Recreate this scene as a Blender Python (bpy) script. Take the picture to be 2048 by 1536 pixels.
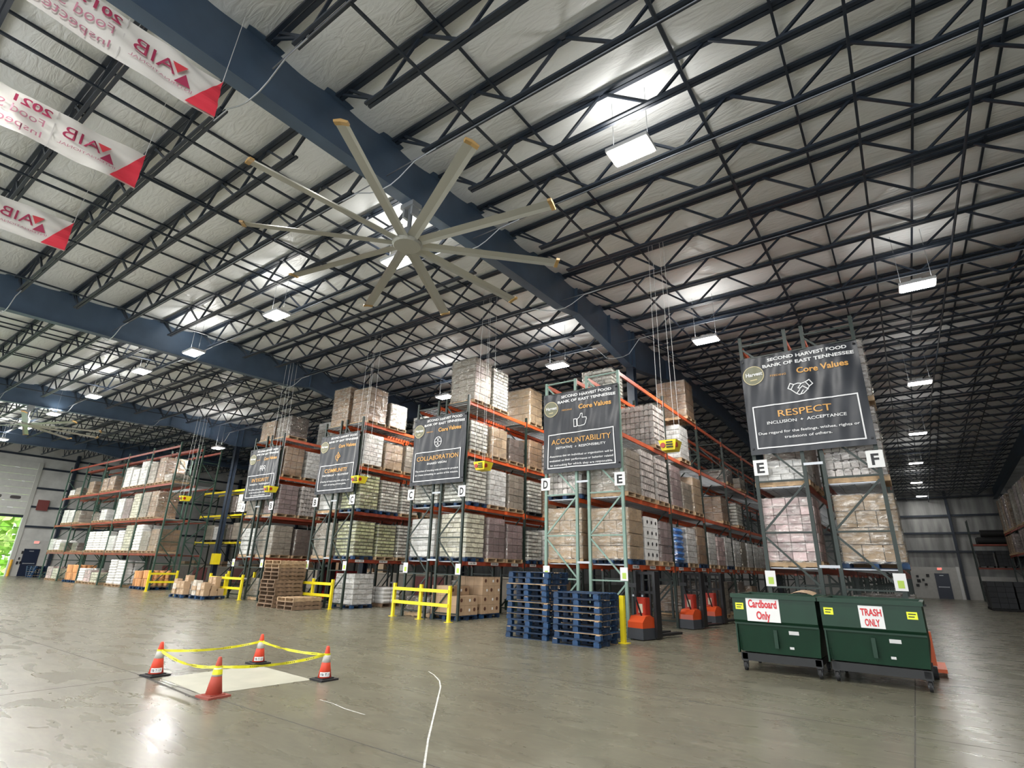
import bpy, math, random
from mathutils import Vector, Matrix, noise
rnd = random.Random(7)
for o in list(bpy.data.objects): bpy.data.objects.remove(o, do_unlink=True)
SC = bpy.context.scene
COL = SC.collection
# ------------------------------------------------------------------ camera
yaw, pit, rol = .627095, .333191, .026411
CH = 1.65
fw = Vector((-math.sin(yaw)*math.cos(pit), math.cos(yaw)*math.cos(pit), math.sin(pit)))
r0 = Vector((math.cos(yaw), math.sin(yaw), 0)); u0 = r0.cross(fw)
rt = r0*math.cos(rol)+u0*math.sin(rol); up = u0*math.cos(rol)-r0*math.sin(rol)
cd = bpy.data.cameras.new('camera'); cam = bpy.data.objects.new('camera', cd); COL.objects.link(cam)
cd.sensor_fit = 'HORIZONTAL'; cd.sensor_width = 36.0; cd.lens = 1065.0/2048*36; cd.clip_start = .05; cd.clip_end = 400
m = Matrix((rt, up, -fw)).transposed().to_4x4(); m.translation = (0, 0, CH)
cam.matrix_world = m; SC.camera = cam
FPX = 1065.0
def onz(x, y, z):                                   # where the sight line of a photo point crosses height z
    d = rt*((x-1024)/FPX)-up*((y-768)/FPX)+fw
    return Vector((0, 0, CH))+d*((z-CH)/d.z)
# ------------------------------------------------------------------ world, exposure
W = bpy.data.worlds.new('sky'); SC.world = W; W.use_nodes = True
nt = W.node_tree; bg = nt.nodes['Background']
bg.inputs[0].default_value = (.93, .96, 1, 1); bg.inputs[1].default_value = 2.3
SC.view_settings.view_transform = 'Standard'; SC.view_settings.look = 'None'
SC.view_settings.exposure = 0.38; SC.view_settings.gamma = 1.0; SC.view_settings.use_curve_mapping = False
try:
    SC.cycles.max_bounces = 8; SC.cycles.diffuse_bounces = 4; SC.cycles.glossy_bounces = 3; SC.cycles.transparent_max_bounces = 12
    SC.cycles.sample_clamp_indirect = 4.0
except Exception: pass
sl = bpy.data.lights.new('sun', 'SUN'); sl.energy = 9; sl.angle = .01; so = bpy.data.objects.new('sun', sl); COL.objects.link(so)
so.rotation_euler = Vector((.62, .35, .8)).to_track_quat('Z', 'Y').to_euler()      # high sun beyond the building, lighting the trees outside
LAMP_W = 320.0
LENS_EM = 30.0
CEILING_FILL = .075  # share of lamp power for the added upward fill
# ------------------------------------------------------------------ materials
M = {}
def mat(name, col, rough=.6, metal=0., var=0., vscale=4., bump=0., bscale=30., island=0., coat=0., emit=0., coord='Object', spec=.5):
    if name in M: return M[name]
    m = bpy.data.materials.new(name); m.use_nodes = True; n = m.node_tree.nodes; l = m.node_tree.links
    b = n['Principled BSDF']; c = (*col, 1)
    b.inputs['Base Color'].default_value = c; b.inputs['Roughness'].default_value = rough; b.inputs['Metallic'].default_value = metal
    b.inputs['Coat Weight'].default_value = coat; b.inputs['Coat Roughness'].default_value = .15
    b.inputs['Specular IOR Level'].default_value = spec
    if emit:
        b.inputs['Emission Color'].default_value = c; b.inputs['Emission Strength'].default_value = emit
    tc = n.new('ShaderNodeTexCoord')
    src = None
    if var or island:
        hsv = n.new('ShaderNodeHueSaturation'); hsv.inputs['Color'].default_value = c
        val = None
        if var:
            t = n.new('ShaderNodeTexNoise'); t.inputs['Scale'].default_value = vscale; t.inputs['Detail'].default_value = 5; l.new(tc.outputs[coord], t.inputs['Vector'])
            mr = n.new('ShaderNodeMapRange'); mr.inputs[1].default_value = .3; mr.inputs[2].default_value = .7; mr.inputs[3].default_value = 1-var; mr.inputs[4].default_value = 1+var
            l.new(t.outputs[0], mr.inputs[0]); val = mr.outputs[0]
        if island:
            g = n.new('ShaderNodeNewGeometry'); mr2 = n.new('ShaderNodeMapRange'); mr2.inputs[3].default_value = 1-island; mr2.inputs[4].default_value = 1+island
            l.new(g.outputs['Random Per Island'], mr2.inputs[0])
            if val is None: val = mr2.outputs[0]
            else:
                mm = n.new('ShaderNodeMath'); mm.operation = 'MULTIPLY'; l.new(val, mm.inputs[0]); l.new(mr2.outputs[0], mm.inputs[1]); val = mm.outputs[0]
        l.new(val, hsv.inputs['Value']); l.new(hsv.outputs[0], b.inputs['Base Color'])
    if bump:
        t = n.new('ShaderNodeTexNoise'); t.inputs['Scale'].default_value = bscale; t.inputs['Detail'].default_value = 4; l.new(tc.outputs[coord], t.inputs['Vector'])
        bp = n.new('ShaderNodeBump'); bp.inputs['Strength'].default_value = bump; bp.inputs['Distance'].default_value = .02
        l.new(t.outputs[0], bp.inputs['Height']); l.new(bp.outputs[0], b.inputs['Normal'])
    M[name] = m; return m
steel = mat('navy_steel', (.017, .026, .042), .45, var=.15)
steel2 = mat('navy_girder', (.07, .11, .17), .42, var=.12, vscale=1.5)
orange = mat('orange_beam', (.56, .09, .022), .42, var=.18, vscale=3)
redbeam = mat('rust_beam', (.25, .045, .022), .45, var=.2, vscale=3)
yellow = mat('safety_yellow', (.82, .66, .02), .4, var=.06)
darkpost = mat('dark_green_post', (.014, .026, .02), .45)
mintpost = mat('mint_post', (.2, .3, .25), .5, var=.1)
greenpost = mat('green_post', (.035, .075, .055), .5, var=.1)
galv = mat('galvanised', (.42, .44, .46), .4, metal=.6)
white = mat('white_paint', (.78, .78, .76), .5)
black = mat('black_print', (.012, .012, .014), .5)
rubber = mat('black_rubber', (.012, .012, .013), .7)
wood = mat('pallet_wood', (.42, .29, .17), .75, var=.25, vscale=6, island=.25)
oldwood = mat('old_pallet_wood', (.2, .13, .08), .8, var=.3, vscale=6, island=.3)
bluewood = mat('blue_pallet_paint', (.006, .032, .085), .6, var=.4, vscale=9, island=.45)
card = mat('cardboard', (.42, .29, .18), .75, var=.08, island=.15)
film_m = None
def film():
    global film_m
    if film_m: return film_m
    m = bpy.data.materials.new('stretch_film'); m.use_nodes = True; n = m.node_tree.nodes; l = m.node_tree.links
    n.remove(n['Principled BSDF']); out = n['Material Output']
    tr = n.new('ShaderNodeBsdfTransparent'); tr.inputs[0].default_value = (.93, .93, .93, 1)
    gl = n.new('ShaderNodeBsdfGlossy'); gl.inputs['Roughness'].default_value = .12; gl.inputs[0].default_value = (.95, .92, .86, 1)
    df = n.new('ShaderNodeBsdfDiffuse'); df.inputs[0].default_value = (.5, .49, .45, 1)
    mx0 = n.new('ShaderNodeMixShader'); mx0.inputs[0].default_value = .16
    mx = n.new('ShaderNodeMixShader')
    tc = n.new('ShaderNodeTexCoord'); mp = n.new('ShaderNodeMapping'); mp.inputs['Scale'].default_value = (2.2, 2.2, 7)
    t = n.new('ShaderNodeTexNoise'); t.inputs['Scale'].default_value = 1.6; t.inputs['Detail'].default_value = 6; t.inputs['Distortion'].default_value = 1.2
    l.new(tc.outputs['Object'], mp.inputs[0]); l.new(mp.outputs[0], t.inputs['Vector'])
    bp = n.new('ShaderNodeBump'); bp.inputs['Strength'].default_value = 1.0; bp.inputs['Distance'].default_value = .06; l.new(t.outputs[0], bp.inputs['Height'])
    l.new(bp.outputs[0], gl.inputs['Normal'])
    fr = n.new('ShaderNodeMapRange'); fr.inputs[1].default_value = .35; fr.inputs[2].default_value = .7; fr.inputs[3].default_value = .02; fr.inputs[4].default_value = .5
    l.new(t.outputs[0], fr.inputs[0]); l.new(fr.outputs[0], mx.inputs[0])
    l.new(gl.outputs[0], mx0.inputs[1]); l.new(df.outputs[0], mx0.inputs[2])
    l.new(tr.outputs[0], mx.inputs[1]); l.new(mx0.outputs[0], mx.inputs[2]); l.new(mx.outputs[0], out.inputs[0])
    film_m = m; return m
# ------------------------------------------------------------------ mesh builder
class MB:
    def __init__(s): s.v = []; s.f = []; s.m = []
    def add(s, vs, fs, mi=0):
        b = len(s.v); s.v += [tuple(p) for p in vs]; s.f += [tuple(i+b for i in f) for f in fs]; s.m += [mi]*len(fs); return s
    def box(s, c, d, mi=0, rz=0., tz=1.):
        x, y, z = d[0]/2, d[1]/2, d[2]/2; vs = []
        for k, (a, b_, e) in enumerate(((-x,-y,-z),(x,-y,-z),(x,y,-z),(-x,y,-z),(-x,-y,z),(x,-y,z),(x,y,z),(-x,y,z))):
            if k > 3: a *= tz; b_ *= tz
            if rz: a, b_ = a*math.cos(rz)-b_*math.sin(rz), a*math.sin(rz)+b_*math.cos(rz)
            vs.append((c[0]+a, c[1]+b_, c[2]+e))
        return s.add(vs, ((0,3,2,1),(4,5,6,7),(0,1,5,4),(1,2,6,5),(2,3,7,6),(3,0,4,7)), mi)
    def bb(s, x0, x1, y0, y1, z0, z1, mi=0):
        return s.box(((x0+x1)/2, (y0+y1)/2, (z0+z1)/2), (x1-x0, y1-y0, z1-z0), mi)
    def bar(s, a, b, w, h, mi=0):
        a = Vector(a); b = Vector(b); d = (b-a).normalized()
        u = Vector((0,0,1)) if abs(d.z) < .95 else Vector((0,1,0))
        x = d.cross(u).normalized(); y = x.cross(d).normalized()
        vs = [p+x*i*w/2+y*j*h/2 for p in (a, b) for i, j in ((-1,-1),(1,-1),(1,1),(-1,1))]
        return s.add(vs, ((0,1,2,3),(7,6,5,4),(0,4,5,1),(1,5,6,2),(2,6,7,3),(3,7,4,0)), mi)
    def cyl(s, a, b, r, n=10, mi=0, r2=None):
        a = Vector(a); b = Vector(b); d = (b-a).normalized(); r2 = r if r2 is None else r2
        u = Vector((0,0,1)) if abs(d.z) < .95 else Vector((1,0,0))
        x = d.cross(u).normalized(); y = x.cross(d).normalized()
        vs = [a+(x*math.cos(t)+y*math.sin(t))*r for t in [2*math.pi*i/n for i in range(n)]]+[b+(x*math.cos(t)+y*math.sin(t))*r2 for t in [2*math.pi*i/n for i in range(n)]]
        return s.add(vs, [(i, (i+1)%n, n+(i+1)%n, n+i) for i in range(n)]+[tuple(range(n))[::-1], tuple(range(n, 2*n))], mi)
    def path(s, pts, r, n=6, mi=0):
        for a, b in zip(pts, pts[1:]): s.cyl(a, b, r, n, mi)
        return s
    def lathe(s, prof, c=(0,0,0), n=20, mi=0):
        vs = [(c[0]+r*math.cos(2*math.pi*i/n), c[1]+r*math.sin(2*math.pi*i/n), c[2]+z) for r, z in prof for i in range(n)]
        fs = [(k*n+i, k*n+(i+1)%n, (k+1)*n+(i+1)%n, (k+1)*n+i) for k in range(len(prof)-1) for i in range(n)]
        fs += [tuple(range(n))[::-1], tuple(range((len(prof)-1)*n, len(prof)*n))]
        return s.add(vs, fs, mi)
    def prism(s, poly, axis, a, b, mi=0):           # polygon (u,v) pushed along an axis from a to b
        n = len(poly)
        def P(u, v, w): return {'x': (w, u, v), 'y': (u, w, v), 'z': (u, v, w)}[axis]
        vs = [P(u, v, a) for u, v in poly]+[P(u, v, b) for u, v in poly]
        return s.add(vs, [(i, (i+1)%n, n+(i+1)%n, n+i) for i in range(n)]+[tuple(range(n))[::-1], tuple(range(n, 2*n))], mi)
    def grid(s, fn, nu, nv, mi=0):
        vs = [fn(i/nu, j/nv) for j in range(nv+1) for i in range(nu+1)]
        return s.add(vs, [(j*(nu+1)+i, j*(nu+1)+i+1, (j+1)*(nu+1)+i+1, (j+1)*(nu+1)+i) for j in range(nv) for i in range(nu)], mi)
    def mesh(s, name, mats, smooth=False):
        me = bpy.data.meshes.new(name); me.from_pydata(s.v, [], s.f)
        for mm in (mats if isinstance(mats, (list, tuple)) else [mats]): me.materials.append(mm)
        me.polygons.foreach_set('material_index', s.m)
        if smooth: me.polygons.foreach_set('use_smooth', [True]*len(s.f))
        me.update(); return me
    def build(s, name, mats, parent=None, smooth=False):
        return put(name, s.mesh(name, mats, smooth), parent)
def put(name, data, parent=None, loc=None, rz=0.):
    o = bpy.data.objects.new(name, data); COL.objects.link(o)
    if parent: o.parent = parent
    if loc is not None: o.location = loc
    if rz: o.rotation_euler = (0, 0, rz)
    return o
def tag(o, label, cat, group=None, kind=None):
    o['label'] = label; o['category'] = cat
    if group: o['group'] = group
    if kind: o['kind'] = kind
    return o
def struct(o, label=None):
    o['kind'] = 'structure'
    if label: o['label'] = label
    return o
def thing(name, label, cat, loc=(0,0,0), rz=0., group=None):
    return tag(put(name, None, None, loc, rz), label, cat, group)
def dup(o, loc, rz=None, label=None):
    r = o.copy(); COL.objects.link(r); r.location = loc
    if rz is not None: r.rotation_euler = (0, 0, rz)
    if label: r['label'] = label
    for ch in list(o.children):
        c = ch.copy(); COL.objects.link(c); c.parent = r
        for g in list(ch.children):
            d = g.copy(); COL.objects.link(d); d.parent = c
    return r
_tc = {}
def glyphs(txt, bold):
    k = (txt, bold)
    if k not in _tc:
        cu = bpy.data.curves.new('t', 'FONT'); cu.body = txt; cu.size = 1; cu.offset = bold; cu.resolution_u = 3
        o = bpy.data.objects.new('t', cu); COL.objects.link(o)
        me = bpy.data.meshes.new_from_object(o)
        vs = [v.co.copy() for v in me.vertices]; fs = [tuple(p.vertices) for p in me.polygons]
        bpy.data.objects.remove(o); bpy.data.curves.remove(cu); bpy.data.meshes.remove(me)
        _tc[k] = (vs, fs)
    return _tc[k]
def text(mb, txt, org, right, upv, h, mi=0, width=None, bold=.01, fn=None):   # centred at org, capitals h high, fitted to width
    vs, fs = glyphs(txt, bold)
    if not vs: return
    x0 = min(v.x for v in vs); x1 = max(v.x for v in vs)
    sy = h/.73; sx = sy if width is None else width/max(x1-x0, 1e-6)
    R = Vector(right); U = Vector(upv); O = Vector(org); out = []
    for v in vs:
        a = (v.x-(x0+x1)/2)*sx; b = (v.y)*sy-h/2
        p = O+R*a+U*b
        if fn: p = fn(p)
        out.append(p)
    mb.add(out, fs, mi)
ORD = 'first second third fourth fifth sixth seventh eighth ninth tenth eleventh twelfth thirteenth fourteenth fifteenth sixteenth seventeenth eighteenth nineteenth twentieth'.split()
X_ = Vector((1,0,0)); Z_ = Vector((0,0,1)); Y_ = Vector((0,1,0))
# ================================================================== SHELL
XL, XR, YB, YF = -61.6, 15.0, 66.0, -7.0
FX = [-53.6, -38.4, -23.2, -8.0, 7.2]               # roof frames
def ztop(y): return 10.5+.035*min(y, 34)-.06*max(0, y-34)
# floor
fm = bpy.data.materials.new('polished_concrete'); fm.use_nodes = True
def floor_nodes():
    n = fm.node_tree.nodes; l = fm.node_tree.links; b = n['Principled BSDF']
    tc = n.new('ShaderNodeTexCoord')
    def nz(sc, det, st=(1,1,1), dist=0.):
        mp = n.new('ShaderNodeMapping'); mp.inputs['Scale'].default_value = st; l.new(tc.outputs['Object'], mp.inputs[0])
        t = n.new('ShaderNodeTexNoise'); t.inputs['Scale'].default_value = sc; t.inputs['Detail'].default_value = det; t.inputs['Distortion'].default_value = dist
        l.new(mp.outputs[0], t.inputs['Vector']); return t.outputs[0]
    r = n.new('ShaderNodeValToRGB'); r.color_ramp.elements[0].position = .3; r.color_ramp.elements[0].color = (.11, .103, .073, 1)
    r.color_ramp.elements[1].position = .72; r.color_ramp.elements[1].color = (.2, .188, .138, 1)
    a = nz(.8, 6, (1, 1.8, 1), 1.2); b2 = nz(3.5, 7, (1, 3.2, 1), 1.6)
    mx = n.new('ShaderNodeMath'); mx.operation = 'MULTIPLY_ADD'; mx.inputs[1].default_value = .5; l.new(a, mx.inputs[0])
    m2 = n.new('ShaderNodeMath'); m2.operation = 'MULTIPLY'; m2.inputs[1].default_value = .5; l.new(b2, m2.inputs[0]); l.new(m2.outputs[0], mx.inputs[2])
    l.new(mx.outputs[0], r.inputs[0]); l.new(r.outputs[0], b.inputs['Base Color'])
    rr = n.new('ShaderNodeMapRange'); rr.inputs[1].default_value = .3; rr.inputs[2].default_value = .7; rr.inputs[3].default_value = .24; rr.inputs[4].default_value = .32
    l.new(nz(1.2, 3, (1, 2.5, 1), .6), rr.inputs[0]); l.new(rr.outputs[0], b.inputs['Roughness'])
    b.inputs['Specular IOR Level'].default_value = .5
floor_nodes()
struct(MB().bb(XL-.3, XR+8, YF-6, YB+.2, -.2, 0).build('floor', fm), 'polished grey concrete warehouse floor')
# floor joints, cracks
jm = mat('dark_joint', (.06, .055, .048), .8)
jb = MB()
for x in (-55.5, -46.3, -37.1, -27.9, -18.7, -9.5, -.3, 8.9): jb.bb(x-.006, x+.006, YF, 13.2, 0, .0012)
for y in (-2, 4.1, 8.2, 12.6): jb.bb(XL, XR, y-.006, y+.006, 0, .0014)
struct(jb.build('trim_1', jm), 'saw-cut joints in the concrete floor')
def crack(pts, w, name, m_, z=.0022):
    b = MB()
    for i in range(len(pts)-1):
        a = Vector(pts[i]); c = Vector(pts[i+1]); d = (c-a).normalized(); s = Vector((-d.y, d.x, 0))*w/2
        b.add([a-s+Z_*z, c-s*.8+Z_*z, c+s*.8+Z_*z, a+s+Z_*z], [(0,1,2,3)])
    return b.build(name, m_)
wm = mat('white_filler', (.6, .6, .56), .6, var=.3, vscale=20)
cp = [(848,1536),(856,1480),(868,1430),(875,1400),(881,1375),(879,1362),(868,1350),(857,1343)]
struct(crack([onz(x, y, 0) for x, y in cp], .022, 'trim_2', wm), 'curved white filled crack in the floor')
struct(crack([onz(x, y, 0) for x, y in ((640,1400),(665,1407),(690,1418),(730,1430))], .015, 'trim_3', wm, .0026))
# ceiling: faced insulation sagging between joists
JY = [y for y in [1.6-1.5*5+1.5*i for i in range(60)] if YF < y < YB-1]
cm = bpy.data.materials.new('roof_insulation_facing'); cm.use_nodes = True
def ceil_nodes():
    n = cm.node_tree.nodes; l = cm.node_tree.links; b = n['Principled BSDF']
    b.inputs['Base Color'].default_value = (.87, .89, .89, 1); b.inputs['Roughness'].default_value = .3
    tc = n.new('ShaderNodeTexCoord'); mp = n.new('ShaderNodeMapping'); mp.inputs['Scale'].default_value = (1, 3.5, 1); mp.inputs['Rotation'].default_value = (0, 0, .5)
    l.new(tc.outputs['Object'], mp.inputs[0])
    t = n.new('ShaderNodeTexNoise'); t.inputs['Scale'].default_value = 1.6; t.inputs['Detail'].default_value = 6; t.inputs['Distortion'].default_value = 1.6; l.new(mp.outputs[0], t.inputs['Vector'])
    bp = n.new('ShaderNodeBump'); bp.inputs['Strength'].default_value = .55; bp.inputs['Distance'].default_value = .05
    l.new(t.outputs[0], bp.inputs['Height']); l.new(bp.outputs[0], b.inputs['Normal'])
ceil_nodes()
def cz(x, y):
    ph = ((y-JY[0])/1.5) % 1
    return ztop(y)+.03-.11*math.sin(math.pi*ph)**.8+.04*noise.noise(Vector((x*.9, y*.9, 3)))+.02*noise.noise(Vector((x*2.5, y*.6, 9)))
cb = MB(); nx = 130; ny = int((YB-YF+3)/.1875)
cb.grid(lambda u, v: (XL+(XR+4-XL)*u, YF-2+(YB-YF+2.3)*v, cz(XL+(XR+4-XL)*u, YF-2+(YB-YF+2.3)*v)), nx, ny)
cb.bb(XL-.3, XR+4, YF-2, YB+.3, 12.1, 12.2)
struct(cb.build('ceiling', cm, smooth=True), 'pale insulated roof underside')
# roof joists (open web)
def joist_mesh(zt, L=14.9):
    b = MB(); zb = -.86
    b.bb(-L/2, L/2, -.09, -.012, -.06, 0); b.bb(-L/2, L/2, .012, .09, -.06, 0)
    e = L/2-1.0
    b.bb(-e, e, -.075, -.012, zb, zb+.05); b.bb(-e, e, .012, .075, zb, zb+.05)
    nodes = [-.0+2.05*i for i in range(-3, 4)]
    for xb in nodes:
        for s in (-1, 1):
            xt = max(-L/2+.1, min(L/2-.1, xb+s*.97))
            b.bar((xb+s*.05, 0, zb+.04), (xt, 0, -.05), .05, .05)
    b.bar((-L/2+.15, 0, -.06), (-6.2, 0, zb+.03), .045, .045); b.bar((L/2-.15, 0, -.06), (6.2, 0, zb+.03), .045, .045)
    return b.mesh('roof_joist', steel)
jme = joist_mesh(0)
for bay in range(4):
    xc = (FX[bay]+FX[bay+1])/2
    for y in JY:
        o = put('roof_joist', jme, None, (xc, y, ztop(y)-.05)); struct(o, 'open-web steel roof joist'); o['group'] = 'roof joists'
# short outer bay joists on the dock-door side
jm2 = MB(); jm2.bb(-3.9, 3.9, -.065, .065, -.06, 0); jm2.bb(-3.2, 3.2, -.06, .06, -.86, -.8)
for i in range(-3, 3): jm2.bar((i*1.1, 0, -.06), (i*1.1+.55, 0, -.82), .045, .045); jm2.bar((i*1.1+.55, 0, -.82), (i*1.1+1.1, 0, -.06), .045, .045)
jm2m = jm2.mesh('roof_joist', steel)
for y in JY:
    o = put('roof_joist', jm2m, None, (-57.6, y, ztop(y)-.05)); struct(o, 'short open-web roof joist by the dock wall'); o['group'] = 'roof joists'
# bridging running across the joists
for bay in range(4):
    xc = (FX[bay]+FX[bay+1])/2
    for off, dz in ((-5.1, -.9), (-4.7, -.12), (-1.4, -.9), (-1.6, -.12), (0.05, -.12), (1.0, -.9), (2.0, -.12), (4.7, -.12), (5.1, -.9), (3.3, -.12)):
        pts = [Vector((xc+off, y, ztop(y)+dz)) for y in (YF, 34, YB)]
        b = MB(); b.bar(pts[0], pts[1], .045, .045); b.bar(pts[1], pts[2], .045, .045)
        struct(b.build('roof_bridging', steel), 'steel bridging angle across the joists')
# rafters: tapered I girders with a haunch at each column line
def rafter_bottom(y):
    d = 1.2
    if y > 13.5: d = 1.2-.2*min(1, (y-13.5)/1.2)
    for yc in (19.3, 45.0):
        t = abs(y-yc)
        if t < 4.6: d = max(d, 1.02+.62*(1-max(0, t-.3)/4.3))
    return ztop(y)-.02-d
for k, x in enumerate(FX):
    ys = [YF, 0, 4, 8, 12, 13.5, 14.7, 16, 17.5, 19.0, 19.6, 21.5, 23.9, 28, 34, 40.4, 44.7, 45.3, 49.6, 56, YB]
    b = MB(); n = len(ys); wt = .012
    for y0, y1 in zip(ys, ys[1:]):
        a0, a1, c0, c1 = rafter_bottom(y0), rafter_bottom(y1), ztop(y0)-.03, ztop(y1)-.03
        b.add([(x+s*wt, y, z) for s in (-1, 1) for y, z in ((y0,a0),(y1,a1),(y1,c1),(y0,c0))], ((0,3,2,1),(4,5,6,7),(0,1,5,4),(3,7,6,2)))
        b.bar((x, y0, a0), (x, y1, a1), .30, .022); b.bar((x, y0, c0), (x, y1, c1), .28, .018)
    for y in (14.6, 17.2, 19.1, 19.5, 23.5, 45.0):
        b.bb(x-.13, x+.13, y-.008, y+.008, rafter_bottom(y), ztop(y)-.04)
    struct(b.build('roof_rafter', steel2), 'deep navy tapered roof girder')
    # columns
    for yc in (19.3, 45.0):
        if x < 0:
            zt = rafter_bottom(yc)
            c = MB(); c.bb(x-.15, x+.15, yc-.15, yc-.135, 0, zt); c.bb(x-.15, x+.15, yc+.135, yc+.15, 0, zt); c.bb(x-.008, x+.008, yc-.14, yc+.14, 0, zt); c.bb(x-.22, x+.22, yc-.22, yc+.22, 0, .03)
            struct(c.build('column', steel), 'navy steel column')
# sprinkler mains and conduits
for (x0, x1, y, dz) in ((-7.5, 7, 3.1, -.95), (-53, 7, 6.1, -.95), (-53, 7, 9.1, -.95), (-53, 7, 13.6, -.95), (-53, 7, 18.1, -.95)):
    b = MB(); b.cyl((x0, y, ztop(y)+dz), (x1, y, ztop(y)+dz), .014, 6)
    struct(b.build('conduit', mat('conduit_grey', (.16, .17, .19), .4, metal=.5)), 'thin grey conduit along a joist')
for x in (-12.3, -27.6, -42.7, 2.3):
    b = MB(); pts = [(x, y, ztop(y)-1.02) for y in (YF, 34, YB)]; b.path(pts, .03, 8)
    struct(b.build('sprinkler_main', steel), 'dark sprinkler pipe under the joists')
# loops of cable crossing under girders
for x in (-8.0, -23.2, -38.4):
    for y in (3.1, 6.1, 9.1, 13.6, 18.1):
        zb = ztop(y)-.96; rb = rafter_bottom(y)
        b = MB(); b.path([(x+1.5, y, zb), (x+.9, y, zb-.02), (x+.45, y, rb+.02), (x+.2, y, rb-.05), (x-.2, y, rb-.05), (x-.5, y, rb+.04), (x-.95, y, zb-.02), (x-1.5, y, zb)], .014, 6)
        tag(b.build('cable_run', galv), 'thin grey cable looping under a roof girder', 'cable', 'cables looping under the roof girders')
# ---- walls
wp = bpy.data.materials.new('wall_liner'); wp.use_nodes = True
def wall_nodes():
    n = wp.node_tree.nodes; l = wp.node_tree.links; b = n['Principled BSDF']; b.inputs['Roughness'].default_value = .5
    tc = n.new('ShaderNodeTexCoord'); mp = n.new('ShaderNodeMapping'); mp.inputs['Scale'].default_value = (.8, .8, .12); l.new(tc.outputs['Object'], mp.inputs[0])
    t = n.new('ShaderNodeTexNoise'); t.inputs['Scale'].default_value = 2.2; t.inputs['Detail'].default_value = 5; l.new(mp.outputs[0], t.inputs['Vector'])
    r = n.new('ShaderNodeValToRGB'); r.color_ramp.elements[0].position = .35; r.color_ramp.elements[0].color = (.2, .2, .195, 1); r.color_ramp.elements[1].position = .65; r.color_ramp.elements[1].color = (.4, .4, .385, 1)
    l.new(t.outputs[0], r.inputs[0]); l.new(r.outputs[0], b.inputs['Base Color'])
wall_nodes()
DY0, DY1, DZ = 7.2, 13.85, 4.75                      # open dock door in the left wall
b = MB()
b.bb(XL-.2, XL, YF-6, DY0, 0, 12); b.bb(XL-.2, XL, DY1, YB, 0, 12); b.bb(XL-.2, XL, DY0, DY1, 9.3, 12)
wq = mat('daylit_wall_liner', (.56, .56, .53), .5, var=.22, vscale=.8)  # lighter copy of the wall liner, door daylight put into its colour
struct(b.build('wall_left', wq), 'pale insulated wall with the dock door')
struct(MB().bb(XL, XR+4, YB, YB+.2, 0, 12).build('wall_back', wp), 'far pale insulated wall')
struct(MB().bb(XR+4, XR+4.2, YF, YB, 0, 12).build('wall_right', wp))
lin = mat('white_liner', (.5, .49, .46), .45, var=.06)
b = MB(); b.bb(XL, XL+.04, DY1+.35, 40, 0, 2.9); b.bb(XL, XL+.04, YF, DY0-.3, 0, 2.9); struct(b.build('trim_4', lin), 'white wainscot on the dock wall')
b = MB(); b.bb(-20, 3.6, YB-.05, YB-.01, 0, 2.75); b.bb(3.6, 14, YB-.05, YB-.01, 0, 2.0); struct(b.build('trim_5', lin), 'white wainscot on the far wall')
b = MB(); b.bb(XL, XL+.12, DY0-.3, DY0, 0, 9.5); b.bb(XL, XL+.12, DY1, DY1+.3, 0, 9.5); struct(b.build('trim_6', mat('jamb', (.5, .5, .46), .5)), 'door jambs')
for z in (3.95, 5.6, 7.2, 8.9, 9.9):
    b = MB()
    if z > 9.3: b.bb(XL+.01, XL+.2, YF, YB, z, z+.16)
    else: b.bb(XL+.01, XL+.2, DY1+.3, YB, z, z+.16); b.bb(XL+.01, XL+.2, YF, DY0-.3, z, z+.16)
    struct(b.build('wall_girt', steel), 'dark horizontal girt on the dock wall')
    struct(MB().bb(-40, XR+4, YB-.2, YB-.02, z+.1, z+.28).build('wall_girt', steel), 'dark horizontal girt on the far wall')
for y in (16.5, 24, 32, 40): struct(MB().bb(XL+.01, XL+.32, y-.12, y+.12, 0, 10.5).build('wall_column', steel), 'dark steel wall column')
for x in (3.6, 11, -12, -25): struct(MB().bb(x-.1, x+.1, YB-.35, YB-.05, 0, 10).build('wall_column', steel), 'dark steel wall column')
struct(MB().bb(3.2, 3.42, YB-.3, YB-.06, 0, 2.8).build('wall_post', white), 'white post by the far exit door')
# dock door
dp = mat('door_panel', (.6, .6, .57), .45, var=.05)
dt = put('door_1', None, None, (XL+.06, 0, 0)); struct(dt, 'tall overhead dock door, half open')
b = MB()
for i in range(8):
    z0 = 4.95+i*.56; b.bb(-.03, .03, DY0, DY1, z0, z0+.548)
b.build('door_panel', dp, dt)
MB().bb(-.04, .05, DY0, DY1, 4.72, 4.94).build('bottom_seal', steel, dt)
wn = mat('window_glass', (.1, .09, .09), .1)
for i in range(5):
    y = DY0+.75+i*1.25
    b = MB(); b.prism([(y+.36*math.copysign(abs(math.cos(t))**.5, math.cos(t)), 6.35+.14*math.copysign(abs(math.sin(t))**.5, math.sin(t))) for t in [2*math.pi*k/20 for k in range(20)]], 'x', .025, .045)
    b.build('door_window', wn, dt)
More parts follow.
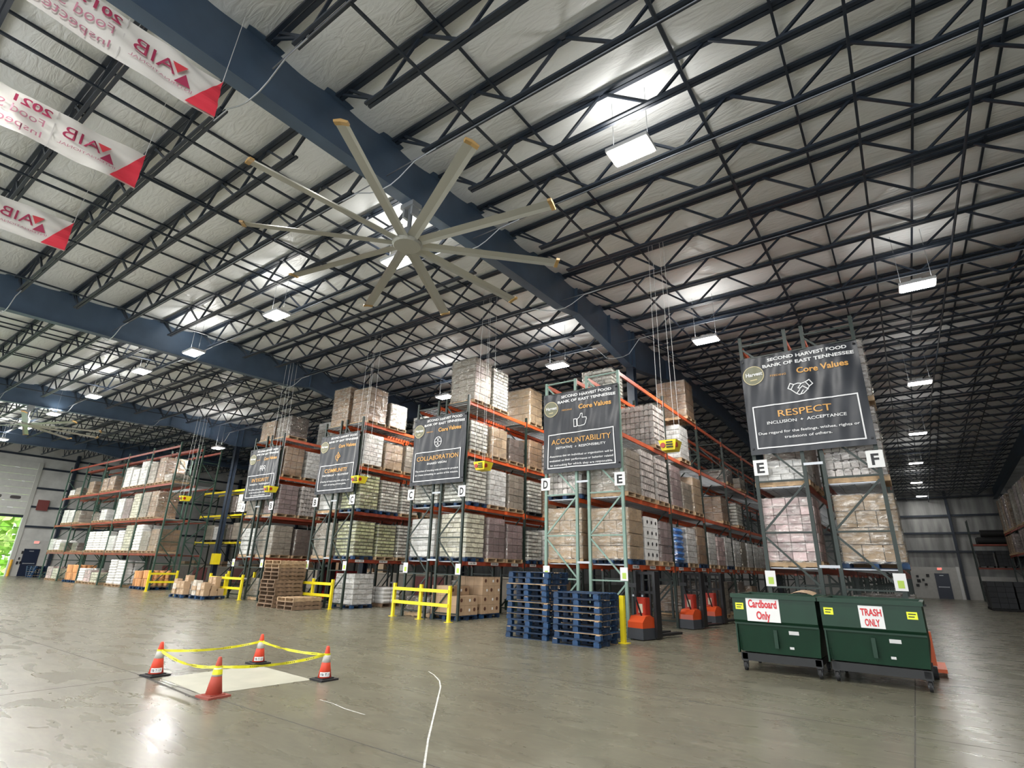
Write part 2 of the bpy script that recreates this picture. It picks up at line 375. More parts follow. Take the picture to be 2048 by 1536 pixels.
# strands of the lowered security mesh, bollard
for z in (3.9, 2.75, 1.65):
    struct(MB().cyl((XL-.1, DY0, z), (XL-.1, DY1, z), .02, 6).build('trim_7', steel))
def personnel_door(name, loc, rz, label):
    t = put(name, None, None, loc, rz); struct(t, label)
    nv = mat('navy_door', (.012, .02, .045), .35)
    MB().bb(-.46, .46, -.05, 0, 0, 2.13).build('door_leaf', nv, t)
    b = MB(); b.bb(-.53, -.46, -.07, .01, 0, 2.2); b.bb(.46, .53, -.07, .01, 0, 2.2); b.bb(-.53, .53, -.07, .01, 2.13, 2.2); b.build('door_frame', nv, t)
    b = MB(); b.bb(-.4, .4, -.12, -.09, .98, 1.05); b.bb(-.4, -.34, -.09, -.05, .97, 1.06); b.bb(.34, .4, -.09, -.05, .97, 1.06); b.build('push_bar', galv, t)
    MB().bb(-.18, .12, -.12, -.05, 1.98, 2.05).build('door_closer', galv, t)
    return t
personnel_door('door_2', (XL+.05, 15.15, 0), math.pi/2, 'navy exit door beside the dock door')
personnel_door('door_3', (2.05, YB-.05, 0), 0, 'navy exit door in the far wall')
exm = mat('exit_red', (1, .08, .06), .5, emit=3.5)
def exit_sign(loc, rz, label):
    t = thing('exit_sign', label, 'exit sign', loc, rz)
    MB().bb(-.19, .19, -.05, 0, -.12, .12).build('sign_case', white, t)
    b = MB(); text(b, 'EXIT', (0, -.055, 0), (1,0,0), (0,0,1), .15, width=.32, bold=.02); b.build('lettering', exm, t)
exit_sign((XL+.06, 15.3, 2.75), math.pi/2, 'lit red exit sign above the navy door beside the dock door')
exit_sign((2.0, YB-.06, 2.6), 0, 'lit red exit sign above the navy door in the far wall')
for (y, z, s) in ((14.55, 1.9, .12), (14.45, 1.4, .1), (14.4, 1.05, .12), (14.6, 1.08, .1)):
    tag(MB().bb(XL+.04, XL+.12, y-s/2, y+s/2, z-s, z+s).build('control_box', black), 'small dark control box on the wall beside the dock door', 'control box', 'control boxes by the dock door')
for (x, z, s) in ((.2, 1.9, .1), (.25, 1.5, .14), (.6, 1.6, .1), (.75, 1.2, .1), (1.0, 2.0, .12), (.1, 1.1, .12)):
    tag(MB().bb(x-s, x+s, YB-.12, YB-.05, z-s, z+s).build('control_box', black), 'small dark electrical box on the far wall beside the exit door', 'electrical box', 'electrical boxes by the far exit door')
tag(MB().cyl((XL+.35, 13.95, 0), (XL+.35, 13.95, 1.3), .09, 12).build('bollard', mat('orange_yellow', (.75, .4, .03), .5)), 'orange-yellow bollard at the dock door jamb', 'bollard')
# outside beyond the door
gr = mat('meadow', (.12, .3, .04), .9, var=.4, vscale=.4)
struct(MB().bb(-200, XL-.3, -60, 80, -1.3, -1.1).build('ground', gr), 'yard outside the dock door')
lf = mat('foliage', (.4, .55, .16), .8, var=.5, vscale=1.5, island=.3)
b = MB()
for i in range(3800):
    c = (-84-rnd.random()*14, -8+rnd.random()*34, -1+rnd.random()**.8*14); s = .2+rnd.random()*.45; a = rnd.random()*6.28; q = rnd.random()*3
    u = Vector((math.cos(a)*math.cos(q), math.sin(a)*math.cos(q), math.sin(q)))*s; w = u.orthogonal().normalized()*s
    c = Vector(c); b.add([c-u-w*.6, c+u-w*.4, c+u*.8+w, c-u*.9+w*.7], [(0,1,2,3)])
tag(b.build('foliage', lf), 'bright green trees seen through the open dock door', 'trees', kind='stuff')
t = thing('trailer', 'pale blue trailer parked outside the open dock door', 'trailer', (-76, 11, -1.1))
MB().bb(-1.3, 1.3, -4, 3.5, 1.0, 3.2).build('body', mat('pale_blue', (.45, .6, .7), .4), t)
for y in (-2.5, 2.2): MB().cyl((-1.2, y, .5), (1.2, y, .5), .5, 14).build('wheel', rubber, t)
# ================================================================== LAMPS
lens_m = mat('lamp_lens', (1, .98, .93), .5, emit=LENS_EM)
hous = mat('lamp_housing', (.5, .5, .5), .5)
def lamp(x, y, z, label, k=1.):
    t = thing('high_bay_light', label, 'ceiling light', (x, y, z), 0, 'high-bay lights')
    b = MB(); b.bb(-.42, .42, -.26, .26, .02, .1); b.bb(-.12, .12, -.1, .1, .1, .2); b.build('housing', hous, t)
    MB().bb(-.38, .38, -.22, .22, 0, .02).build('lens', lens_m, t)
    zt = ztop(y)-z
    for sx in (-.35, .35): MB().cyl((sx, 0, .08), (sx, 0, zt), .006, 5).build('hanger', galv, t)
    ld = bpy.data.lights.new('lamp', 'AREA'); ld.shape = 'RECTANGLE'; ld.size = .76; ld.size_y = .44; ld.energy = LAMP_W*k; ld.color = (1, .98, .94)
    lo = put('lamp', ld, t, (0, 0, -.02))
    l2 = bpy.data.lights.new('added_ceiling_fill', 'AREA'); l2.shape = 'RECTANGLE'; l2.size = .76; l2.size_y = .44; l2.energy = LAMP_W*k*CEILING_FILL; l2.color = (1, .98, .94)  # added upward fill at each fixture, put in to brighten the ceiling
    lo = put('added_ceiling_fill', l2, t, (0, 0, .24)); lo.rotation_euler = (math.pi, 0, 0)
LZ = 9.3
lab = {'L1': 'high-bay light nearest the camera, past the big fan', 'L2': 'high-bay light between the accountability and respect banners', 'R1': 'nearest high-bay light of the line leading to the far exit door',
 'R2': 'second high-bay light of the line leading to the far exit door', 'R3': 'third high-bay light of the line leading to the far exit door', 'R4': 'fourth high-bay light of the line leading to the far exit door',
 'R5': 'fifth high-bay light of the line leading to the far exit door', 'R6': 'smallest high-bay light by the far wall', 'a': 'high-bay light above the top corner of the accountability banner', 'b': 'high-bay light over the collaboration banner beside the tall grey load',
 'c': 'high-bay light just below the hub of the big fan', 'd': 'first high-bay light beyond the big fan towards the dock door', 'e': 'second high-bay light beyond the big fan towards the dock door', 'f': 'third high-bay light beyond the big fan towards the dock door',
 'g': 'fourth high-bay light beyond the big fan towards the dock door', 'h': 'high-bay light above the small far fan', 'i': 'high-bay light seen through the small far fan', 'j': 'last high-bay light before the dock door wall'}
for n_, (x, y) in {'L1': (1262,305),'L2': (1412,682),'R1': (1835,573),'R2': (1840,767),'R3': (1836,868),'R4': (1832,927),'R5': (1833,966),'R6': (1843,993),'a': (1115,733),'b': (890,795),'c': (795,525),'d': (553,632),'e': (387,707),'f': (283,744),'g': (187,794),'h': (107,829),'i': (50,857),'j': (5,880)}.items():
    p = onz(x, y, LZ if n_ != 'R6' else 9.0); lamp(p.x, p.y, p.z, lab[n_], {'R1': .42, 'R2': .36, 'R3': .34, 'R5': .25, 'R6': .13, 'R4': .32, 'd': .9, 'e': 1.1, 'f': 1.2, 'g': 1.3, 'h': 1.5, 'i': 1.8, 'j': 2.0}.get(n_, 1.))
p = onz(436, 897, 8.6); lamp(p.x, p.y, 8.6, 'low hanging high-bay light beside the navy column over the yellow rack', 2.0)
for k, (x, y) in enumerate(((-3.2, -1.5), (-10, -1.5), (-17, -1.5), (-24, -1.5), (-33, -1.5), (-42, -1.5))):
    lamp(x, y, LZ, 'high-bay light outside the view')
# ================================================================== FANS
def fan(loc, rot, label, zmount):
    t = thing('ceiling_fan', label, 'fan', loc, 0, None)
    bl = mat('fan_aluminium', (.42, .42, .38), .35, metal=.3); tip = mat('fan_tip', (.4, .25, .09), .5)
    b = MB(); b.lathe([(.3, -.04), (.34, 0), (.34, .05), (.2, .09)], n=24); b.build('hub', bl, t)
    b = MB(); b.lathe([(.13, .05), (.16, .1), (.16, .35), (.1, .42)], n=16); b.cyl((0, 0, .4), (0, 0, zmount-.12), .05, 10); b.build('motor', mat('fan_motor', (.16, .17, .18), .4), t)
    b = MB(); b.bb(-.2, .2, -.14, .14, zmount-.14, zmount-.02); b.bb(-.16, -.1, -.1, .1, zmount-.35, zmount-.1); b.bb(.1, .16, -.1, .1, zmount-.35, zmount-.1); b.build('mount_bracket', galv, t)
    me = None
    for i in range(10):
        a = rot+i*math.pi/5
        if me is None:
            b = MB(); prof = [(-.12, .022), (-.04, .036), (.05, .024), (.13, -.028), (.05, .002), (-.04, .012)]
            b.prism([(u, v) for u, v in prof], 'x', .3, 3.42); me = b.mesh('blade', bl)
            b = MB(); b.prism([(-.13, .05), (.0, .055), (.14, -.01), (.13, -.05), (0, -.01), (-.12, 0)], 'x', 3.42, 3.5); mt = b.mesh('blade_tip', tip)
        bo = put('blade', me, t, (0, 0, .02), a); put('blade_tip', mt, bo)
    return t
fan((-8.0, 6.9, 8.44), math.radians(-62), 'large ten-blade ceiling fan hanging below the nearest navy girder', rafter_bottom(6.9)-8.44)
fan((-38.4, 7.5, 8.44), math.radians(-50), 'far ten-blade ceiling fan over the floor near the dock door', rafter_bottom(7.5)-8.44)
# ================================================================== HANGING INSPECTION BANNERS (seen from behind)
cloth = bpy.data.materials.new('banner_cloth'); cloth.use_nodes = True
cb_ = cloth.node_tree.nodes['Principled BSDF']; cb_.inputs['Base Color'].default_value = (.76, .74, .7, 1); cb_.inputs['Roughness'].default_value = .6
crim = mat('crimson_print', (.38, .03, .09), .6); fade = mat('faded_crimson', (.5, .2, .27), .6); redc = mat('red_corner', (.75, .04, .07), .6)
def insp_banner(x, year, label):
    Y1, Y0, z0, z1 = 2.52, -1.6, 8.22, 8.97
    t = thing('hanging_banner', label, 'banner', (x, 0, 0))
    def wob(y, z): return .022*math.sin(y*5.5+z*7+x)+.035*noise.noise(Vector((y*2.2+z*3, z*3-y, x)))+.012*math.sin(z*24+y*5)
    def sag(y): return -.06*math.sin(math.pi*(y-Y0)/(Y1-Y0))
    def P(u, v, dx=0.):
        y = Y0+(Y1-Y0)*u; z = z0+(z1-z0)*v+sag(y); return (wob(y, z)+dx, y, z)
    b = MB(); b.grid(lambda u, v: P(u, v), 150, 30); b.build('banner_cloth', cloth, t, True)
    fn = lambda p: Vector((wob(p.y, p.z+sag(p.y))+.038+p.x, p.y, p.z+sag(p.y)))
    b = MB(); b.grid(lambda u, v: fn(Vector((.004, 2.515-.43*v*u, 8.965-.74*v))), 10, 14); b.build('red_corner', redc, t)
    R = (0, -1, 0)                                     # mirrored: the print faces away
    b = MB(); text(b, 'AIB', (0, 1.6, 8.66), R, Z_, .24, width=.56, bold=.0, fn=fn)
    b.add([fn(Vector((0, a, c))) for a, c in ((1.89, 8.46), (2.01, 8.65), (2.11, 8.46))], [(0,1,2)])
    b.build('lettering', crim, t)
    b = MB(); b.add([fn(Vector((0, a, c))) for a, c in ((1.81, 8.77), (1.9, 8.59), (2.02, 8.77))][::-1], [(0,1,2)]); b.build('emblem', mat('red_emblem', (.65, .05, .07), .6), t)
    b = MB(); text(b, 'INTERNATIONAL', (0, 1.72, 8.42), R, Z_, .05, width=.85, bold=0, fn=fn); text(b, 'Food Safety', (0, .55, 8.6), R, Z_, .15, width=1.05, bold=0, fn=fn); text(b, 'Inspected', (0, .66, 8.37), R, Z_, .15, width=.85, bold=0, fn=fn)
    b.build('lettering', fade, t)
    b = MB(); text(b, year, (0, .88, 8.82), R, Z_, .14, width=.5, bold=.025, fn=fn); b.build('lettering', crim, t)
    b = MB(); b.bb(.004, .008, 1.19, 1.205, z0-.04, z1-.04); b.build('seam', mat('seam', (.6, .58, .56), .7), t)
    b = MB(); b.cyl((0, 2.52, 8.97), (0, 2.6, ztop(2.6)), .005, 5); b.build('hanging_string', white, t); MB().cyl((0, -1.6, 8.97), (0, -1.7, ztop(-1.7)), .005, 5).build('hanging_string', white, t)
insp_banner(-7.79, '2019', 'nearest white hanging banner reading 2019, seen from behind, under the girder')
insp_banner(-10.7, '2021', 'middle white hanging banner reading 2021, seen from behind')
insp_banner(-14.52, '2022', 'farthest white hanging banner, seen from behind, only its emblem panel in view')
# ================================================================== RACKS
LV = [0, 1.83, 3.68, 5.52, 7.42]
YR0 = 14.2; BAY = 3.75; DEP = 1.07
def frame_mesh(h, m_, name='upright_frame'):
    b = MB()
    for x in (-DEP/2, DEP/2):
        b.bb(x-.04, x+.04, -.012, .012, 0, h) if False else None
        b.bb(x-.04, x+.04, -.036, .036, 0.012, h); b.bb(x-.08, x+.08, -.08, .08, 0, .012)
    z = .2; k = 0; xi = DEP/2-.04
    while z+1.2 < h:
        b.bb(-xi, xi, -.02, .02, z-.02, z+.02)
        s = 1 if k % 2 else -1
        b.bar((s*xi, 0, z+.05), (-s*xi, 0, z+1.1), .03, .045); k += 1; z += 1.2
    b.bb(-xi, xi, -.02, .02, z-.02, z+.02)
    return b.mesh(name, m_)
def beam_mesh(m_, h=.12):
    b = MB(); b.bb(-.025, .025, .04, BAY-.04, -h, 0); b.bb(-.03, .03, .02, .075, -h-.06, .04); b.bb(-.03, .03, BAY-.075, BAY-.02, -h-.06, .04)
    return b.mesh('beam', m_)
def deck_mesh():
    b = MB(); n = 22
    for i in range(n):
        y = .12+(BAY-.24)*i/(n-1); b.bb(-DEP/2+.03, DEP/2-.03, y-.03, y+.03, -.028, -.006)
    for x in (-.3, 0, .3): b.bb(x-.004, x+.004, .08, BAY-.08, -.036, -.028)
    return b.mesh('wire_deck', galv)
DECK = deck_mesh()
BEAM = {m_.name: beam_mesh(m_) for m_ in (orange, redbeam, yellow)}
FR = {(m_.name, h): frame_mesh(h, m_) for m_, h in ((darkpost, 7.65), (mintpost, 7.45), (greenpost, 8.4), (darkpost, 6.6))}
def rack(x, y, bays, label, post, h, beamm, levels=LV[1:], rz=0., first=None, tops=True, beams=None):
    t = thing('pallet_rack', label, 'pallet rack', (x, y, 0), rz)
    for i in range(bays+1):
        pm = first if (i == 0 and first) else post
        key = (pm.name, 7.45 if pm is mintpost else h)
        put('upright_frame', FR[key], t, (0, i*BAY, 0))
    for i in range(bays):
        for li, z in enumerate(levels):
            bm_ = (beams[li] if beams else beamm)
            for s in (-1, 1): put('beam', BEAM[bm_.name], t, (s*(DEP/2), i*BAY, z))
            if tops or li < len(levels)-1: put('wire_deck', DECK, t, (0, i*BAY, z))
    return t
ROWS = [('integrity', 'A', 'B', -26.45, -23.93, 2), ('community', 'B', 'C', -20.6, -18.08, 2), ('collaboration', 'C', 'D', -14.76, -12.22, 3), ('accountability', 'D', 'E', -8.86, -6.32, 8), ('respect', 'E', 'F', -2.76, -.22, 8)]
ctr = {}
for nm, a, c, x0, x1, nb in ROWS:
    first = mintpost if nm == 'accountability' else None
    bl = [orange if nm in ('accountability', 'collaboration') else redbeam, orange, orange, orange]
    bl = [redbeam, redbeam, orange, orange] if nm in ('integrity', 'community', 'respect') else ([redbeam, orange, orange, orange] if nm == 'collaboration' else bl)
    for s, xc in ((a, x0+DEP/2), (c, x1-DEP/2)):
        ctr[nm, s] = xc
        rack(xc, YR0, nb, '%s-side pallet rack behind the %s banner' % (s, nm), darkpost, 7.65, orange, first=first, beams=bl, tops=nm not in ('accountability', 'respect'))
    # row spacers tying the two frames
    for i in range(nb+1):
        for z in (.9, 1.86, 4.15, 6.9):
            b = MB(); b.bb(x0+DEP, x1-DEP, YR0+i*BAY-.045, YR0+i*BAY-.037, z-.03, z+.03)
            if i < 2: tag(b.build('row_spacer', galv), 'steel spacer tying the two racks behind the %s banner' % nm, 'row spacer', 'row spacers of the %s rack' % nm)
# ------------------------------------------------------------------ pallets and loads
def pallet_into(b, w=1.22, d=1.02, mi=0, block=False, dz=0.):
    if block:
        for x in (-w/2+.07, 0, w/2-.07):
            for y in (-d/2+.06, 0, d/2-.06): b.box((x, y, dz+.062), (.14, .12, .09), mi)
        for y in (-d/2+.05, 0, d/2-.05): b.bb(-w/2, w/2, y-.05, y+.05, dz, dz+.017, mi)
        for x in (-w/2+.07, 0, w/2-.07): b.bb(x-.05, x+.05, -d/2, d/2, dz+.107, dz+.124, mi)
        for i in range(7):
            y = -d/2+.06+i*(d-.12)/6; b.bb(-w/2, w/2, y-.05, y+.05, dz+.124, dz+.142, mi)
    else:
        for y in (-d/2+.02, 0, d/2-.02): b.bb(-w/2, w/2, y-.02, y+.02, dz+.016, dz+.122, mi)
        for i in range(7):
            x = -w/2+.05+i*(w-.1)/6; b.bb(x-.046, x+.046, -d/2, d/2, dz+.122, dz+.14, mi)
        for i in range(4):
            x = -w/2+.06+i*(w-.12)/3; b.bb(x-.05, x+.05, -d/2, d/2, dz, dz+.016, mi)
def worn_pallet(seed):
    q = random.Random(seed); b = MB(); pallet_into(b, block=True)
    b.m = [v for i in range(len(b.m)//6) for v in [1 if (i > 8 and q.random() < .12) else 0]*6]
    return b.mesh('pallet', [bluewood, wood])
def pmesh(kind):
    b = MB(); pallet_into(b, block=(kind == 'blue')); return b.mesh('pallet', {'wood': wood, 'blue': bluewood, 'old': oldwood, 'black': rubber}[kind])
PM = {k: pmesh(k) for k in ('wood', 'blue', 'old', 'black')}
KD = {  # kind: (label words, nx, ny, layer h, colour, island variation, gap, film)
 'brown': ('film-wrapped brown cartons', 3, 3, .31, (.29, .185, .11), .22, .014, 1), 'grey': ('film-wrapped greyish brown cartons', 3, 3, .26, (.29, .25, .2), .18, .013, 1),
 'tan': ('wrapped tan cartons', 3, 2, .34, (.44, .32, .2), .14, .016, 1), 'white': ('film-wrapped white cases', 4, 3, .19, (.72, .72, .7), .14, .014, 1),
 'cans': ('wrapped silver can trays', 4, 3, .135, (.62, .62, .56), .4, .034, 1), 'green': ('wrapped greenish can trays', 4, 3, .135, (.46, .48, .27), .45, .034, 1),
 'cells': ('wrapped bottle cases', 7, 6, .2, (.62, .57, .54), .3, .028, 1), 'purple': ('wrapped purplish cartons', 3, 3, .24, (.27, .2, .2), .3, .014, 1),
 'pink': ('wrapped pinkish packs', 4, 4, .2, (.66, .5, .49), .4, .014, 1), 'black': ('black-wrapped goods', 3, 3, .3, (.022, .024, .028), .3, .01, 0), 'dark': ('wrapped dark cartons', 3, 3, .28, (.13, .1, .085), .3, .01, 1),
 'blue': ('bright blue sacks', 1, 1, .17, (.015, .2, .62), .12, .0, 1), 'dots': ('white dark-dotted cartons', 3, 3, .29, (.66, .66, .64), .06, .006, 0),
 'sacks': ('white sacks', 2, 2, .16, (.66, .65, .62), .1, .0, 0), 'orange': ('orange tubs', 4, 3, .42, (.68, .34, .14), .35, .02, 0), 'pale': ('wrapped cream cases', 4, 3, .17, (.68, .66, .52), .25, .024, 1)}
LM = {}
def loadmesh(kind, h):
    k = (kind, round(h, 2))
    if k in LM: return LM[k]
    lw, nx, ny, lh, col, iv, gap, fl = KD[kind]
    r = random.Random(hash(kind) % 1000 if False else sum(map(ord, kind))+int(h*100))
    w, d = 1.17, .99; n = max(1, round(h/lh)); lh = h/n; b = MB()
    mm = mat('load_'+kind, col, .6 if kind not in ('blue',) else .35, island=iv, var=.08, vscale=9)
    for L in range(n):
        z = .145+L*lh; j = r.uniform(-.008, .008)
        if kind in ('blue', 'sacks'):
            for i in range(nx):
                for q in range(ny):
                    cw, cdp = w/nx, d/ny; cx, cy = -w/2+cw*(i+.5), -d/2+cdp*(q+.5)
                    pts = 20; m_ = 5
                    ring = []
                    for e in range(m_):
                        tt = e/(m_-1); sc = .9+.1*math.sin(math.pi*tt); zz = z+lh*tt
                        for p in range(pts):
                            th = 2*math.pi*p/pts; cc, ss = math.cos(th), math.sin(th)
                            ring.append((cx+j+cw/2*sc*math.copysign(abs(cc)**.35, cc), cy+cdp/2*sc*math.copysign(abs(ss)**.35, ss), zz))
                    b.add(ring, [(e*pts+p, e*pts+(p+1) % pts, (e+1)*pts+(p+1) % pts, (e+1)*pts+p) for e in range(m_-1) for p in range(pts)]+[tuple(range((m_-1)*pts, m_*pts))])
            continue
        if kind == 'orange':
            for i in range(nx):
                for q in range(ny): b.lathe([(.1, 0), (.125, lh*.8), (.135, lh*.82), (.13, lh*.93), (.05, lh*.96)], (-w/2+w/nx*(i+.5), -d/2+d/ny*(q+.5), z), 12)
            continue
        ax, ay = (nx, ny) if L % 2 == 0 or nx > 4 else (ny, nx)
        for i in range(ax):
            for q in range(ay):
                if 0 < i < ax-1 and 0 < q < ay-1 and L < n-1: continue
                cw, cdp = w/ax, d/ay
                if kind == 'cells':
                    b.box((-w/2+cw*(i+.5), -d/2+cdp*(q+.5), z+lh*.40), (cw-.02, cdp-.02, lh*.74)); b.box((-w/2+cw*(i+.5), -d/2+cdp*(q+.5), z+lh*.85), (cw*.5, cdp*.5, lh*.2))
                else:
                    b.box((-w/2+cw*(i+.5)+j, -d/2+cdp*(q+.5)+j, z+lh/2-gap/3), (cw-gap, cdp-gap, lh-gap*1.2))
        if kind == 'dots':
            for i in range(3):
                y = -d/2+d/3*(i+.5)
                b.cyl((w/2+.001+j, y, z+lh/2), (w/2+.004+j, y, z+lh/2), .055, 12, 1); b.cyl((-w/2-.004+j, y, z+lh/2), (-w/2-.001+j, y, z+lh/2), .055, 12, 1); x = -w/2+w/3*(i+.5); b.cyl((x, -d/2-.004+j, z+lh/2), (x, -d/2-.001+j, z+lh/2), .055, 12, 1)
    me = b.mesh('cartons', [mm, black]); 
    fme = None
    if fl:
        b = MB(); H0, H1 = .1, .15+h
        per = [(-w/2, -d/2), (w/2, -d/2), (w/2, d/2), (-w/2, d/2)]; N = 12; nz = 10; vs = []
        for zi in range(nz+1):
            for s in range(4):
                (ax_, ay_), (bx, by) = per[s], per[(s+1) % 4]
                for e in range(N):
                    x = ax_+(bx-ax_)*e/N; y = ay_+(by-ay_)*e/N; z = H0+(H1-H0)*zi/nz
                    o = .016+.012*noise.noise(Vector((x*4, y*4, z*5+h*3))); l_ = math.hypot(x, y); vs.append((x+x/l_*o*1.3, y+y/l_*o*1.3, z))
        P = 4*N
        b.add(vs, [(z_*P+i, z_*P+(i+1) % P, (z_+1)*P+(i+1) % P, (z_+1)*P+i) for z_ in range(nz) for i in range(P)])
        b.add([(x*1.02, y*1.02, H1) for x, y in per], [(0,1,2,3)])
        fme = b.mesh('stretch_film', film(), True)
    LM[k] = (me, fme); return LM[k]
LVN = ['the floor', 'first beams', 'second beams', 'third beams', 'top beams']
def load(kind, h, pal, loc, rz, label, group=None):
    t = thing('pallet_load', label, 'pallet load', loc, rz, group)
    put('pallet', PM[pal], t); me, fme = loadmesh(kind, h); put('cartons', me, t)
    if fme: put('stretch_film', fme, t)
    if len(label.split()) > 16: print('LONG', label)
    return t
def slot(row, side, lv, bay, pos, kind, h, pal='wood'):
    y = YR0+bay*BAY+.69+pos*1.185; n = bay*3+pos
    z = LV[lv]+.003
    lb = '%s on %s, %s-side rack behind %s banner, %s from front' % (KD[kind][0], LVN[lv], side, row, ORD[n])
    load(kind, h, pal, (ctr[row, side]+rnd.uniform(-.02, .02)+(.09 if side == 'F' else 0), y+rnd.uniform(-.02, .02), z), math.pi if rnd.random() < .5 else 0, lb)
S = slot
# integrity (A|B)
for a in ((1,0,0,'grey',1.3,'wood'), (1,0,1,'dark',1.2,'wood'), (2,0,0,'purple',1.35,'wood'), (2,0,1,'cells',1.4,'wood'), (2,0,2,'white',1.2,'wood'), (3,0,0,'brown',1.35,'wood'), (3,0,1,'white',1.3,'wood'), (3,0,2,'grey',1.2,'wood'),
          (4,0,0,'dark',1.0,'wood'), (4,0,2,'white',1.25,'wood'), (4,1,0,'grey',1.2,'wood'), (0,0,0,'grey',.8,'wood'), (0,0,1,'dark',1.,'wood')): S('integrity', 'B', *a)
for a in ((1,0,0,'white',1.2,'wood'), (2,0,0,'grey',1.0,'wood'), (4,0,0,'brown',.95,'wood')): S('integrity', 'A', *a)
# community (B|C)
for a in ((1,0,0,'green',1.35,'blue'), (1,0,1,'green',1.3,'wood'), (1,0,2,'cans',1.35,'wood'), (1,1,0,'white',1.3,'blue'), (2,0,0,'green',1.4,'blue'), (2,0,1,'cans',1.3,'blue'), (2,0,2,'cans',1.2,'wood'), (2,1,0,'grey',1.2,'wood'), (3,0,0,'white',1.3,'wood'), (3,0,1,'tan',1.1,'wood'), (3,0,2,'grey',1.2,'wood'),
          (4,0,0,'brown',1.5,'wood'), (4,0,1,'grey',1.05,'wood'), (4,1,0,'white',1.1,'wood')): S('community', 'C', *a)
for a in ((1,0,0,'grey',1.3,'wood'), (1,0,1,'dark',1.3,'wood'), (2,0,0,'white',1.0,'wood'), (3,0,0,'tan',1.2,'wood'), (4,0,0,'brown',1.75,'wood'), (0,0,1,'dark',.8,'wood')): S('community', 'B', *a)
# collaboration (C|D)
for a in ((1,0,0,'pale',1.45,'blue'), (1,0,1,'purple',1.4,'wood'), (1,0,2,'purple',1.25,'wood'), (1,1,0,'cans',1.1,'blue'), (1,1,1,'white',1.2,'wood'), (2,0,0,'cans',1.45,'blue'), (2,0,1,'white',1.3,'wood'), (2,0,2,'grey',1.3,'wood'), (2,1,0,'cans',1.25,'black'), (2,1,1,'brown',1.2,'wood'),
          (3,0,0,'cans',1.1,'wood'), (3,0,1,'tan',1.1,'wood'), (3,0,2,'dark',.9,'wood'), (3,1,0,'brown',1.1,'wood'), (3,1,1,'cells',1.1,'wood'), (4,0,0,'grey',1.65,'wood'), (4,0,1,'cans',1.6,'wood'), (4,1,0,'tan',1.5,'wood'), (0,1,2,'brown',1.,'wood')): S('collaboration', 'D', *a)
for a in ((1,0,0,'white',1.3,'blue'), (1,0,1,'cans',1.3,'wood'), (2,0,0,'cans',1.2,'blue'), (3,0,1,'brown',1.2,'wood'), (0,0,0,'dark',.5,'wood'), (0,0,2,'dark',1.,'wood')): S('collaboration', 'C', *a)
# accountability (D|E)
for a in ((1,0,0,'tan',1.4,'blue'), (1,0,1,'dots',1.25,'wood'), (1,0,2,'purple',1.2,'wood'), (1,1,0,'blue',1.1,'blue'), (1,1,1,'white',1.2,'wood'), (1,1,2,'brown',1.3,'blue'), (1,2,0,'white',1.2,'wood'), (1,2,1,'pink',1.1,'wood'), (1,2,2,'white',1.15,'blue'), (1,3,0,'white',1.1,'wood'), (1,3,1,'grey',1.1,'wood'), (1,3,2,'white',1.1,'wood'), (1,4,0,'white',1.1,'wood'), (1,4,1,'white',1.,'wood'), (1,4,2,'pink',1.1,'wood'),
          (2,0,0,'grey',1.25,'wood'), (2,0,1,'cells',1.45,'wood'), (2,0,2,'cells',1.4,'wood'), (2,1,0,'purple',1.4,'wood'), (2,1,1,'grey',.95,'wood'), (2,1,2,'tan',1.3,'wood'), (2,2,2,'brown',1.,'wood'), (2,3,1,'cans',1.,'wood'), (3,0,2,'cells',1.4,'wood'), (3,1,1,'white',1.25,'wood'), (3,3,0,'dark',.6,'wood'), (3,3,2,'grey',.5,'wood'),
          (4,1,2,'brown',1.5,'wood'), (0,2,0,'dark',1.2,'wood'), (0,2,1,'grey',1.2,'wood'), (0,3,0,'dark',1.2,'wood'), (0,3,2,'brown',1.,'wood')): S('accountability', 'E', *a)
for a in ((1,0,0,'tan',1.45,'wood'), (2,0,0,'cells',1.2,'blue'), (2,0,1,'cans',1.2,'blue'), (3,0,1,'brown',1.2,'wood'), (4,0,2,'cans',1.1,'wood'), (0,2,1,'brown',1.,'wood')): S('accountability', 'D', *a)
# respect (E|F)
for a in ((1,0,0,'tan',1.45,'blue'), (2,0,0,'cells',1.6,'wood'), (3,0,0,'cells',1.42,'wood'), (1,0,1,'brown',1.3,'wood'), (0,0,1,'dark',1.1,'black'), (0,1,0,'dark',1.1,'black')): S('respect', 'F', *a)
for a in ((1,0,0,'pink',1.45,'wood'), (2,0,0,'white',.5,'wood'), (3,0,1,'brown',1.2,'wood'), (2,0,1,'dark',1.2,'wood')): S('respect', 'E', *a)
